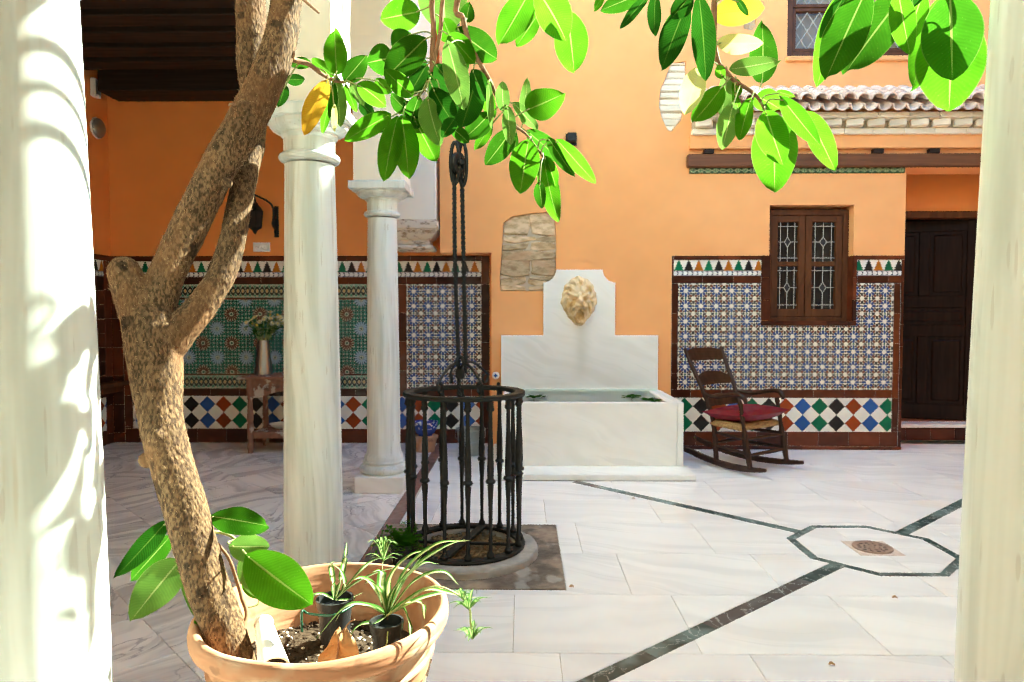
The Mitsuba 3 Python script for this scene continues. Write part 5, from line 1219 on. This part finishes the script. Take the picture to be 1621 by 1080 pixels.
for i in range(620):
    a, r = RS.random() * 6.283, 0.262 * math.sqrt(RS.random()); x, y = PC[0] + r * math.cos(a), PC[1] + r * math.sin(a); s_ = .0018 + .0034 * RS.random()
    m = trimesh.creation.icosphere(0 if i % 3 else 1, s_ * (1 if i % 3 == 0 else 1.7)); m.vertices *= [1, 1, .8]; m.apply_translation([x, y, soil_z(x, y) + .004]); (per if i % 3 == 0 else clod).append(m)
labels[put(tp + '__perlite', cat(per), 'mat_perlite')] = {'kind': 'stuff'}; labels[put(tp + '__soil_crumbs', cat(clod), 'mat_soil')] = {'kind': 'stuff'}
# white curved trough leaning against the trunk foot
wt_ = thing('ceramic_trough', 'white curved ceramic channel leaning in the pot against the foot of the trunk', 'trough')
na = 14; vs = []
ax = np.array([.30, -.32, -.30]); ax /= np.linalg.norm(ax)
e0, e1, e2, e3 = aty(404, 992, 1.42), aty(432, 988, 1.44), aty(459, 1052, 1.30), aty(408, 1060, 1.27)
upv = np.array([.1, .05, .06])
for rr_, sh in ((1, 0), (.84, .004)):
    for (a, b) in ((e0, e1), (e3, e2)):
        mid_, hf = (a + b) / 2, (b - a) / 2
        for t in np.linspace(0, math.pi, na): vs.append(mid_ + hf * rr_ * -math.cos(t) + np.array([.010, -.030, .050]) * .65 * rr_ * math.sin(t))
f = []
for (p, q_) in ((0, 1), (2, 3), (0, 2), (1, 3)):
    for i in range(na - 1): f += [[p * na + i, p * na + i + 1, q_ * na + i + 1], [p * na + i, q_ * na + i + 1, q_ * na + i]]
put(wt_ + '__channel', TM(vs, f), 'mat_white_paint', smooth=40)
put(wt_ + '__lip', tube(np.array(vs[:na]), .004, 6), 'mat_white_paint', smooth=40)
# dry leaf
dlk = thing('dry_leaf', 'curled brown dry leaf lying on the potting soil', 'leaf')
c0 = aty(538, 1040, 1.30)
n = 11; U, V = np.meshgrid(np.linspace(-1, 1, 9), np.linspace(0, 1, n)); wdt = .050 * np.sin(np.pi * np.clip(V * .9 + .08, 0.02, .98)) ** .6
vv = np.stack([c0[0] - .012 + U * wdt + .010 * V, c0[1] + .03 * V + .012 * np.sin(V * 6 + U), c0[2] - .034 + .088 * V - .020 * U ** 2 + .012 * np.sin(U * 5 + V * 4)], -1).reshape(-1, 3)
idx = np.arange(n * 9).reshape(n, 9); q = np.stack([idx[:-1, :-1], idx[:-1, 1:], idx[1:, 1:], idx[1:, :-1]], -1).reshape(-1, 4)
put(dlk + '__blade', TM(vv, np.vstack([q[:, [0, 1, 2]], q[:, [0, 2, 3]]])), 'mat_dry_leaf', smooth=True)
put(dlk + '__midrib', tube(vv.reshape(n, 9, 3)[:, 4] + [0, -.003, .002], np.linspace(.0028, .0012, n), 5), 'mat_twig')
put(dlk + '__stalk', tube(spline([vv.reshape(n, 9, 3)[-1, 4], vv.reshape(n, 9, 3)[-1, 4] + [.018, .004, .022], vv.reshape(n, 9, 3)[-1, 4] + [.030, .0, .030]], 4), .002, 5), 'mat_twig')

# spider plants in their nursery pots
def blade(P, w, green=(.075, .19, .035), pale=(.62, .66, .38), twist=0.0):
    P = spline(P, 7); n = len(P); t = np.linspace(0, 1, n); ww_ = w * np.clip(np.minimum(1, (1.02 - t) * 2.2), 0, 1) * (.55 + .45 * np.minimum(1, t * 5))
    tg = np.gradient(P, axis=0); tg /= np.linalg.norm(tg, axis=1, keepdims=True)
    s_ = np.cross(tg, [0, 0, 1.0]); s_ /= np.linalg.norm(s_, axis=1, keepdims=True) + 1e-9
    nn = np.cross(s_, tg); us = np.array([-1, -.62, -.30, 0, .30, .62, 1]); cols = [green, green, pale, pale, pale, green, green]
    v = (P[:, None] + s_[:, None] * (us[None, :, None] * ww_[:, None, None]) + nn[:, None] * ((np.abs(us) - .5)[None, :, None] * ww_[:, None, None] * .45)).reshape(-1, 3)
    k = len(us); i, j = np.meshgrid(np.arange(n - 1), np.arange(k - 1), indexing='ij'); q = np.stack([i * k + j, i * k + j + 1, (i + 1) * k + j + 1, (i + 1) * k + j], -1).reshape(-1, 4)
    return TM(v, np.vstack([q[:, [0, 1, 2]], q[:, [0, 2, 3]]])), np.tile(np.array(cols), (n, 1))
def add_blade(key, P, w, **kw): m, c = blade(P, w * KY, **kw); return put(key + '__leaf', m, 'mat_blade', smooth=True, color=c)
def nursery_pot(key, x, y, z0, h, r0, r1, tilt=0):
    m = lathe([(0, z0), (r0, z0), (r1 - .003, z0 + h - .018), (r1, z0 + h - .017), (r1 + .002, z0 + h), (r1 - .003, z0 + h), (r1 - .006, z0 + h - .02), (0, z0 + h - .022)], 32, (x, y, 0)); m.vertices = (m.vertices - [x, y, z0 + h]) * KY + [x, y, z0 + h]; return put(key + '__nursery_pot', m, 'mat_black_plastic', smooth=35)
def A3(px, py, Y): return aty(px, py, Y)
s1 = thing('spider_plant', 'striped spider plant in a small black pot at the right of the potting soil', 'spider plant')
b1 = aty(612, 985, 1.40)
nursery_pot(s1, b1[0], b1[1], b1[2] - .075, .078, .027, .034)
for pts in ([(612, 975), (640, 905), (690, 862), (745, 856)], [(612, 975), (650, 905), (700, 868), (736, 854)], [(612, 975), (630, 930), (668, 893), (694, 893)], [(612, 975), (655, 920), (700, 905), (726, 926)], [(612, 975), (660, 950), (705, 938), (735, 938)],
            [(612, 975), (640, 955), (668, 955), (672, 980)], [(612, 975), (590, 960), (550, 958), (530, 985)], [(612, 975), (580, 958), (545, 962), (500, 1012)], [(612, 975), (598, 930), (575, 915), (560, 918)], [(612, 975), (600, 945), (585, 922), (577, 925)],
            [(612, 975), (635, 960), (648, 985), (650, 1010)], [(612, 975), (596, 985), (568, 990), (552, 1012)], [(612, 975), (622, 935), (652, 900), (668, 880)], [(612, 975), (604, 930), (604, 905), (590, 905)], [(612, 975), (618, 915), (648, 880), (682, 870)],
            [(612, 975), (670, 935), (715, 940), (760, 948)]):
    d_ = RS.random() * .10 - .05
    P = [A3(px, py, 1.40 + d_ * i / 3) for i, (px, py) in enumerate(pts)]; add_blade(s1, P, .0075 + .0025 * RS.random(), pale=(.60, .66, .36) if RS.random() < .7 else (.66, .62, .30))
for pts in ([(614, 1000), (612, 1020), (609, 1026)],): put(s1 + '__root', tube([A3(px, py, 1.36) for px, py in pts], .0018, 5), 'mat_green_twig')
s2 = thing('spider_plant', 'striped spider plant in a small black pot behind, near the big glossy leaf', 'spider plant')
b2 = aty(530, 948, 1.52); nursery_pot(s2, b2[0], b2[1], b2[2] - .095, .098, .032, .040)
for pts in ([(530, 950), (527, 920), (524, 895), (530, 888)], [(530, 950), (540, 915), (547, 880), (549, 858)], [(530, 950), (560, 925), (600, 905), (633, 898)], [(530, 950), (565, 910), (590, 888), (612, 882)], [(530, 950), (508, 940), (494, 945), (480, 952)], [(530, 950), (555, 950), (560, 945), (575, 938)], [(530, 950), (545, 930), (540, 905), (525, 892)]):
    P = [A3(px, py, 1.52 + .03 * (RS.random() - .5) * i) for i, (px, py) in enumerate(pts)]; add_blade(s2, P, .0065)
# runner with plantlets hanging outside the pot
s3 = thing('spider_plantlet', 'small spider plant runner with two plantlets hanging outside the pot rim', 'spider plant')
run = [A3(px, py, 1.36) for px, py in ((612, 975), (680, 930), (722, 940), (742, 960), (745, 985), (748, 1012))]
put(s3 + '__runner', tube(spline(run, 6), .0026, 6), 'mat_green_twig')
for (bxp, byp, nb, L_) in ((742, 965, 13, 34), (748, 1012, 14, 32), (731, 948, 7, 18)):
    for i in range(nb):
        a = 6.283 * i / nb + RS.random() * .5; e = (bxp + L_ * math.cos(a) * (.6 + .5 * RS.random()), byp - L_ * .55 - L_ * .55 * math.sin(a) * RS.random() + (10 if RS.random() < .25 else 0))
        Y0 = 1.36; P = [A3(bxp, byp, Y0), A3((bxp * .5 + e[0] * .5), min(byp, e[1]) * .5 + byp * .5 - 8, Y0 + .02 * RS.normal()), A3(e[0], e[1], Y0 + .03 * RS.normal())]; add_blade(s3, P, .0032, pale=(.30, .40, .16))
s4 = thing('spider_plantlet', 'tiny spider plantlet on an upright stalk above the back rim of the pot', 'spider plant')
put(s4 + '__stalk', tube(spline([A3(606, 935, 1.56), A3(605, 900, 1.60), A3(607, 885, 1.62)], 5), .0014, 5), 'mat_green_twig')
for i in range(18):
    a = 6.283 * i / 18; L_ = 22 + 14 * RS.random(); e = (607 + L_ * math.cos(a), 885 - 14 - L_ * .5 * abs(math.sin(a)) + (14 if abs(math.cos(a)) > .8 else 0))
    add_blade(s4, [A3(607, 888, 1.62), A3(607 + .5 * (e[0] - 607), e[1] - 3, 1.62 + .02 * RS.normal()), A3(*e, 1.62 + .03 * RS.normal())], .0030, pale=(.40, .50, .22))
# green plastic tube bent across the pot
gt = one('garden_wire', tube(spline([A3(478, 1000, 1.42), A3(478, 968, 1.42), A3(490, 972, 1.44), A3(528, 974, 1.40), A3(560, 958, 1.45)], 6), .003, 7), 'mat_green_plastic', 'thin dark green plastic wire bent among the nursery pots', 'wire', smooth=50)

# ================================================================== the rubber tree
rt = thing('rubber_tree', 'large potted rubber tree with a leaning fibrous trunk and glossy leaves over the patio', 'tree')
def J(px, py, w, Y): return aty(px, py, Y), w * .5 * Y * KY / FPX
TR = [J(378, 1075, 66, 1.385), J(361, 1017, 65, 1.39), J(323, 911, 66, 1.41), J(293, 806, 66, 1.43), J(276, 750, 67, 1.44), J(261, 690, 66, 1.455), J(252, 640, 70, 1.47), J(245, 570, 82, 1.485), J(238, 510, 84, 1.50)]
STUB = [J(230, 505, 70, 1.50), J(206, 455, 58, 1.49), J(197, 430, 49, 1.48)]
LIMB = [J(240, 510, 70, 1.50), J(258, 450, 58, 1.52), J(282, 395, 56, 1.54), J(328, 300, 55, 1.56), J(358, 245, 57, 1.58), J(388, 195, 60, 1.60), J(412, 150, 56, 1.62), J(431, 105, 54, 1.64), J(446, 55, 50, 1.66), J(453, 0, 48, 1.68)]
LIMB2 = [J(252, 560, 64, 1.49), J(288, 520, 54, 1.51), J(324, 478, 46, 1.54), J(358, 417, 41, 1.57), J(385, 300, 37, 1.63), J(399, 245, 33, 1.67), J(405, 200, 33, 1.70), J(398, 120, 42, 1.72), J(397, 50, 44, 1.73), J(397, 0, 45, 1.74)]
def ext(P, pts): return P + [(np.array(p, float), r) for p, r in pts]
LIMB = ext(LIMB, [((-.62, 2.02, 2.52), .036), ((-.46, 2.05, 2.80), .030)])
LIMB2 = ext(LIMB2, [((-.80, 2.08, 2.58), .036), ((-.80, 2.12, 2.95), .030)])
def sm(P):
    A_ = np.array([np.append(p, r) for p, r in P]); Q = spline(A_, 3); return [q[:3] for q in Q], [q[3] for q in Q]
mm = m3.Manifold.batch_boolean([hullchain(*sm(P), seg=20) for P in (TR, STUB, LIMB, LIMB2)], m3.OpType.Add)
for (px, py, w, Y) in ((234, 728, 26, 1.44), (250, 690, 26, 1.42), (386, 172, 24, 1.57), (384, 12, 22, 1.71), (360, 290, 18, 1.55)):
    p, r = J(px, py, w, Y); mm = mm + m3.Manifold.sphere(float(r), 16).translate(p.tolist())
tm = to_tm(mm.refine_to_length(.010)); trimesh.smoothing.filter_taubin(tm, lamb=.5, nu=.52, iterations=10)
v = np.array(tm.vertices); nrm = np.array(tm.vertex_normals)
dsp = (meshkit.fbm(v * [24, 24, 9], 3) - .5) * .009 + (meshkit.fbm(v * [110, 110, 34], 3, seed=4) - .5) * .003
# a smooth ridge network down the trunk
put(rt + '__trunk', TM(v + nrm * dsp[:, None], tm.faces), 'mat_bark', smooth=True)
hairs = []
vi = np.random.default_rng(8).choice(len(v), min(6500, len(v) // 2), replace=False); RH = np.random.default_rng(9)
for i in vi:
    d_ = nrm[i] * .5 + RH.normal(size=3) * .55 + [0, 0, .5]; d_ /= np.linalg.norm(d_); L_ = .004 + .006 * RH.random(); p = v[i] + nrm[i] * dsp[i]
    s_ = np.cross(d_, RH.normal(size=3)); s_ /= np.linalg.norm(s_); hairs.append(TM([p - s_ * .0008, p + s_ * .0008, p + d_ * L_], [[0, 1, 2]]))
labels[put(rt + '__bark_fibres', cat(hairs), 'mat_bark_fibre')] = {'kind': 'stuff'}

aty = aty_plain
TW = []
def twig(pts, r0, r1, m='mat_twig'):
    P = spline([np.array(p, float) for p in pts], 6); TW.append(P); put(rt + '__branch', tube(P, np.linspace(r0, r1, len(P)), 8), m, smooth=50)
S = lambda px, py, Y: aty(px, py, Y)
def crop(ox, oy, sc): return lambda x, y, Y: aty(ox + x / sc, oy + y / sc, Y)
cA, cB, cC, cD, cE, cF = crop(440, 40, 3.857), crop(680, 0, 3.0), crop(930, 0, 4.5), crop(1060, 60, 4.154), crop(1270, 0, 5.229), crop(170, 780, 3.857)
TOPB = [(-.62, 2.02, 2.52), (-.38, 2.02, 2.72), (.05, 1.95, 2.78), (.45, 2.0, 2.76), (.80, 1.93, 2.66), (1.10, 1.80, 2.50)]
twig(TOPB, .026, .010)
twig([(-.80, 2.08, 2.58), (-.70, 2.15, 2.85), (-.35, 2.25, 3.0), (.1, 2.35, 3.0)], .024, .010)
twig([S(462, 85, 1.94), cA(95, 210, 1.98), cA(190, 240, 2.02), cA(270, 300, 2.05), cA(350, 340, 2.12), cA(410, 350, 2.15)], .009, .004)
twig([(-.10, 1.90, 2.72), S(690, -40, 2.08), cA(950, 20, 2.10), cA(940, 180, 2.10), cA(930, 310, 2.12), cA(860, 430, 2.15), cA(740, 540, 2.18)], .010, .004)
twig([(-.02, 1.93, 2.74), S(712, -50, 2.05), cA(990, 50, 2.06), cA(955, 210, 2.08), cA(935, 320, 2.10)], .008, .005)
twig([(.05, 1.95, 2.76), cB(150, -60, 2.05), cB(160, 90, 2.05), cB(195, 220, 2.05), cB(250, 320, 2.05), cB(290, 390, 2.05), cB(320, 460, 2.05), cB(400, 590, 2.05), cB(460, 640, 2.05), cB(540, 745, 2.05)], .010, .003)
twig([(.30, 1.98, 2.76), cB(430, -150, 2.0), cB(500, -45, 1.98)], .007, .004)
twig([(.55, 1.98, 2.74), cC(700, -220, 1.90), cC(740, 20, 1.88)], .008, .004)
twig([(.70, 1.95, 2.69), cC(960, -260, 1.95), cC(900, 200, 1.95), cC(925, 430, 1.93), cC(985, 510, 1.92), cC(1050, 580, 1.92), cC(1190, 670, 1.92), cC(1270, 790, 1.92)], .010, .004)
twig([(1.10, 1.80, 2.50), cE(800, -330, 1.72), cE(900, -60, 1.72)], .009, .005)
twig([(1.10, 1.80, 2.50), cE(1300, -360, 1.72), cE(1390, 10, 1.74), cE(1270, 110, 1.76)], .008, .004)
twig([cF(690, 1010, 1.652), cF(845, 780, 1.723), cF(820, 640, 1.735), cF(790, 540, 1.735), cF(740, 400, 1.723), cF(670, 310, 1.711)], .006, .004)
twig([cF(640, 240, 1.711), cF(700, 245, 1.723), cF(770, 275, 1.723), cF(850, 355, 1.723)], .005, .003, 'mat_green_twig')
twig([S(467, -12, 1.959), S(490, 8, 1.959), S(505, 21, 1.959)], .005, .003)
twig([S(402, 180, 1.888), S(368, 165, 1.841), S(362, 168, 1.841)], .004, .002)
ALLTW = np.vstack(TW)

RL = np.random.default_rng(12)
def leaf(base, tip, width, m='mat_leaf', tilt=0.0, droop=.05, fold=.16, key=None, stalk=True, face=None, tipw=.42):
    base, tip = np.asarray(base, float), np.asarray(tip, float); Lv = tip - base; L = np.linalg.norm(Lv); t = Lv / L
    vd = (base + tip) / 2 - CAM if face is None else face; vd = vd / np.linalg.norm(vd)
    s_ = np.cross(t, vd); s_ /= np.linalg.norm(s_); nrm = np.cross(s_, t)
    c, sn = math.cos(tilt), math.sin(tilt); s_, nrm = s_ * c + nrm * sn, nrm * c - s_ * sn
    w = width / max(abs(c), .45); nl, nw = 16, 9
    V = np.linspace(0, 1, nl); U = np.linspace(-1, 1, nw)
    prof = np.sin(np.pi * np.clip(V, 0, 1) ** .92) ** .62; prof = prof * (1 - .10 * (V - .5)); prof[0] = .02; prof[-1] = .015
    wav = (.008 + .016 * RL.random()) * np.sin(V * 9 + RL.random() * 6)[:, None] * np.abs(U)[None]
    off = -droop * (2 * V - 1)[:, None] ** 2 * L + fold * (np.abs(U)[None] ** 1.2) * prof[:, None] * w / 2 + wav * L * 1.2
    off = off + .16 * L * (RL.random() - .5) * (U[None] * V[:, None])
    P = base + t * (V[:, None, None] * L) + s_ * (U[None, :, None] * prof[:, None, None] * w / 2) + nrm * off[..., None]
    i, j = np.meshgrid(np.arange(nl - 1), np.arange(nw - 1), indexing='ij'); q = np.stack([i * nw + j, i * nw + j + 1, (i + 1) * nw + j + 1, (i + 1) * nw + j], -1).reshape(-1, 4)
    uv = np.stack(np.broadcast_arrays(U[None, :], V[:, None]), -1).reshape(-1, 2)
    me = TM(P.reshape(-1, 3), np.vstack([q[:, [0, 1, 2]], q[:, [0, 2, 3]]])); k_ = put((key or rt) + '__leaf', me, m, smooth=True, uv=uv)
    if stalk:
        d_ = np.linalg.norm(ALLTW - base, axis=1); p = ALLTW[d_.argmin()]; b0 = base - nrm * droop * L
        if .008 < d_.min() < .14: put(k_ + '__stalk', tube(spline([b0 + t * .012, (b0 + p) / 2 - t * .01, p], 4), [.0022] * 9, 5), 'mat_green_twig', smooth=50)
    return k_
def leaves(fn, sc, Y0, items):
    for it in items:
        bxx, byy, tx, ty, w = it[:5]; o = it[5] if len(it) > 5 else {}
        Y = Y0 + o.get('y', (RL.random() - .5) * .10); dy = o.get('dy', (RL.random() - .5) * .08)
        leaf(fn(bxx, byy, Y), fn(tx, ty, Y + dy), w / sc * Y / FPX, o.get('m', 'mat_leaf' if RL.random() < .55 else 'mat_leaf_deep'), o.get('t', (RL.random() - .5) * .7), o.get('d', -.02 + .13 * RL.random()), o.get('f', .08 + .26 * RL.random()))
D_, P_, Yl, Cr = {'m': 'mat_leaf_dark'}, {'m': 'mat_leaf_pale'}, {'m': 'mat_leaf_yellow'}, {'m': 'mat_leaf_cream'}
leaves(cA, 3.857, 2.12, [(358, 305, 345, 30, 138), (345, 312, 205, 205, 78), (205, 232, 70, 238, 70), (48, 330, 167, 335, 70, D_), (45, 360, 5, 500, 76, D_), (405, 345, 540, 185, 128), (295, 335, 150, 672, 122, {'m': 'mat_leaf_yellow', 'y': -.05, 't': .2}),
    (355, 310, 385, 628, 92, P_), (350, 350, 265, 655, 60), (345, 350, 320, 580, 55), (345, 480, 345, 652, 40, Cr), (410, 360, 480, 530, 55), (440, 350, 525, 492, 62, P_), (490, 355, 668, 495, 130), (700, 195, 540, 232, 185), (905, 75, 650, 330, 195, {'t': .1}),
    (920, 225, 720, 268, 86, D_), (825, 435, 645, 270, 122, {'y': -.08}), (910, 240, 800, 425, 120, D_), (690, 540, 403, 706, 130, {'y': -.10, 't': .1}), (725, 560, 645, 957, 140, {'y': -.08, 't': .1}), (760, 560, 802, 942, 160, {'y': -.06, 't': -.1}),
    (830, 570, 968, 832, 150), (905, 440, 990, 746, 150, {'m': 'mat_leaf_pale', 'y': -.1}), (950, 440, 1082, 580, 130, D_), (800, 540, 690, 422, 92), (690, 560, 560, 650, 92), (780, 470, 860, 640, 110, D_), (860, 430, 800, 620, 100), (600, 330, 690, 420, 90), (500, 470, 590, 560, 80, D_)])
leaves(lambda x, y, Y: aty(x, y, Y), 1, 2.12, [(665, 18, 602, 31, 48), (698, -48, 706, 52, 76, {'m': 'mat_leaf_pale', 't': .2}), (650, 52, 622, 78, 36), (700, 30, 720, 72, 34)])
leaves(cB, 3.0, 2.05, [(90, 208, 168, 532, 118, {'m': 'mat_leaf_pale', 'y': -.08}), (480, -45, 330, 216, 150), (520, -45, 655, 192, 172, {'y': -.05}), (520, 60, 412, 222, 92, {'y': .1}), (655, 60, 690, 352, 162, {'y': .03}), (130, 145, 323, 287, 140), (90, 160, 215, 302, 108), (172, 110, 190, 15, 72),
    (225, 370, 150, 622, 132, {'m': 'mat_leaf_dark'}), (290, 540, 165, 662, 108), (100, 600, 190, 680, 60), (295, 590, 215, 716, 56), (280, 385, 295, 616, 36, P_), (350, 530, 345, 385, 66, P_), (370, 500, 385, 692, 66, P_), (445, 592, 465, 370, 58, P_), (450, 530, 632, 450, 150, {'t': .1}), (395, 485, 513, 617, 56, P_),
    (400, 610, 265, 787, 110), (470, 660, 430, 922, 146, {'t': .1}), (405, 620, 410, 830, 36), (460, 620, 637, 772, 95), (560, 650, 690, 842, 70), (600, 660, 790, 872, 82, {'t': -.1}), (535, 745, 606, 1057, 92), (550, 740, 605, 892, 60), (520, 860, 535, 992, 60),
    (30, 310, 130, 440, 100, D_), (0, 350, 110, 482, 112, D_), (10, 420, 120, 602, 118, D_), (60, 430, 20, 560, 100), (200, 330, 270, 480, 90, D_), (170, 250, 100, 380, 90), (230, 400, 310, 560, 70), (120, 560, 60, 650, 70, D_)])
leaves(cC, 4.5, 1.92, [(120, -40, 43, 78, 60), (400, -50, 88, 76, 136), (430, -30, 228, 206, 74, D_), (480, -40, 474, 272, 100, D_), (700, 35, 520, 507, 192, {'m': 'mat_leaf_dark', 'y': -.10, 't': .15}), (740, -40, 600, 132, 132, {'m': 'mat_leaf_dark', 'y': -.14}), (800, -25, 850, 590, 168, {'m': 'mat_leaf_dark', 'y': -.12, 't': -.15}),
    (1245, 55, 862, 108, 195, {'m': 'mat_leaf_yellow', 't': .1, 'y': .05}), (1060, -12, 1145, 112, 46, D_), (915, 310, 1246, 315, 136, Cr), (1250, 612, 1250, 172, 190, {'t': .1, 'y': .06}), (1000, 500, 1367, 436, 130, P_), (800, 470, 698, 817, 170, {'m': 'mat_leaf_cream', 't': .1}), (965, 620, 748, 882, 170), (1000, 520, 955, 842, 110, P_),
    (1040, 730, 960, 1067, 150, P_), (1160, 700, 1080, 1002, 120), (960, 560, 930, 462, 70), (1040, 650, 1090, 832, 52), (1060, 560, 1075, 692, 70), (1190, 675, 1371, 772, 160)])
leaves(cD, 4.154, 1.92, [(625, 475, 741, 832, 200, {'y': -.08, 't': .1}), (690, 500, 690, 1020, 287, {'y': .03, 't': .05}), (730, 390, 986, 707, 132, {'t': .15}), (900, 480, 1091, 874, 152, {'t': -.1, 'y': .05}), (700, 352, 822, 386, 42), (620, 440, 660, 480, 60)])
leaves(cE, 5.229, 1.74, [(330, -70, 124, 717, 205, {'y': .06}), (360, -60, 148, 322, 130, D_), (520, -70, 188, 672, 332, {'m': 'mat_leaf_deep', 'y': -.03, 't': .05}), (850, -70, 328, 632, 350, {'y': .07, 't': .1}), (790, -70, 892, 462, 200, {'y': -.08}), (1000, -60, 850, 382, 220, {'y': .05}), (1200, -40, 894, 757, 262, {'y': .08, 't': .1}),
    (1245, 90, 1215, 922, 500, {'y': .03, 't': .05}), (1225, -50, 1245, 672, 440, {'y': -.05, 't': -.05, 'm': 'mat_leaf_deep'}), (900, -110, 920, 62, 200, D_)])
leaves(cF, 3.857, 1.46 * KY, [(620, 140, 977, 200, 162, {'t': .3}), (370, 170, 58, 512, 124, {'m': 'mat_leaf_dark', 'dy': -.02}), (390, 260, 138, 542, 142), (450, 400, 148, 772, 242, {'m': 'mat_leaf_pale', 'dy': -.05, 't': .1, 'y': -.03}), (740, 330, 992, 330, 172, P_), (850, 350, 932, 642, 172, {'m': 'mat_leaf_pale'}), (845, 385, 1252, 690, 302, {'y': -.10, 't': .1}), (950, 640, 820, 570, 62),
    (462, 520, 572, 792, 72, {'m': 'mat_leaf_pale', 'y': -.06}), (530, 780, 657, 997, 42, {'y': -.08})])
# unseen crown leaves added above the frame to shade trunk and column
RC = np.random.default_rng(31); crown = []
allb = np.vstack(TW[:2])
for i in range(50):
    p = allb[RC.integers(len(allb))] + RC.normal(size=3) * [.20, .20, .10]
    if p[0] > .05 + .10 * RC.random() or (p[0] > -.25 and p[1] > 2.0): continue
    if p[2] < 2.25 and p[1] > 1.9: p[2] += .3
    d_ = RC.normal(size=3) + [0, 0, -.7]; d_ /= np.linalg.norm(d_); L_ = .16 + .08 * RC.random()
    s_ = np.cross(d_, RC.normal(size=3)); s_ /= np.linalg.norm(s_); nn = np.cross(s_, d_)
    if CAM[2] + (p[2] - CAM[2]) and (p[2] + d_[2] * L_ - 1.25) / max(p[1], .5) < .53: continue
    V = np.linspace(0, 1, 8); pr = np.sin(np.pi * V ** .92) ** .62; pr[0] = pr[-1] = .03
    Q = p + d_ * (V[:, None, None] * L_) + s_ * (np.array([-1, 0, 1])[None, :, None] * pr[:, None, None] * L_ * .24) + nn * (.05 * L_ * np.array([1, 0, 1]))[None, :, None]
    a, b = np.meshgrid(np.arange(7), np.arange(2), indexing='ij'); q = np.stack([a * 3 + b, a * 3 + b + 1, a * 3 + b + 4, a * 3 + b + 3], -1).reshape(-1, 4)
    crown.append((Q.reshape(-1, 3), np.vstack([q[:, [0, 1, 2]], q[:, [0, 2, 3]]]), np.stack(np.broadcast_arrays(np.array([-1., 0, 1])[None], V[:, None]), -1).reshape(-1, 2)))
vs, fs, us, at = [], [], [], 0
for v_, f_, u_ in crown: vs.append(v_); fs.append(f_ + at); us.append(u_); at += len(v_)
labels[put(rt + '__added_upper_leaves', TM(np.vstack(vs), np.vstack(fs)), 'mat_leaf', smooth=True, uv=np.vstack(us))] = {'kind': 'stuff'}
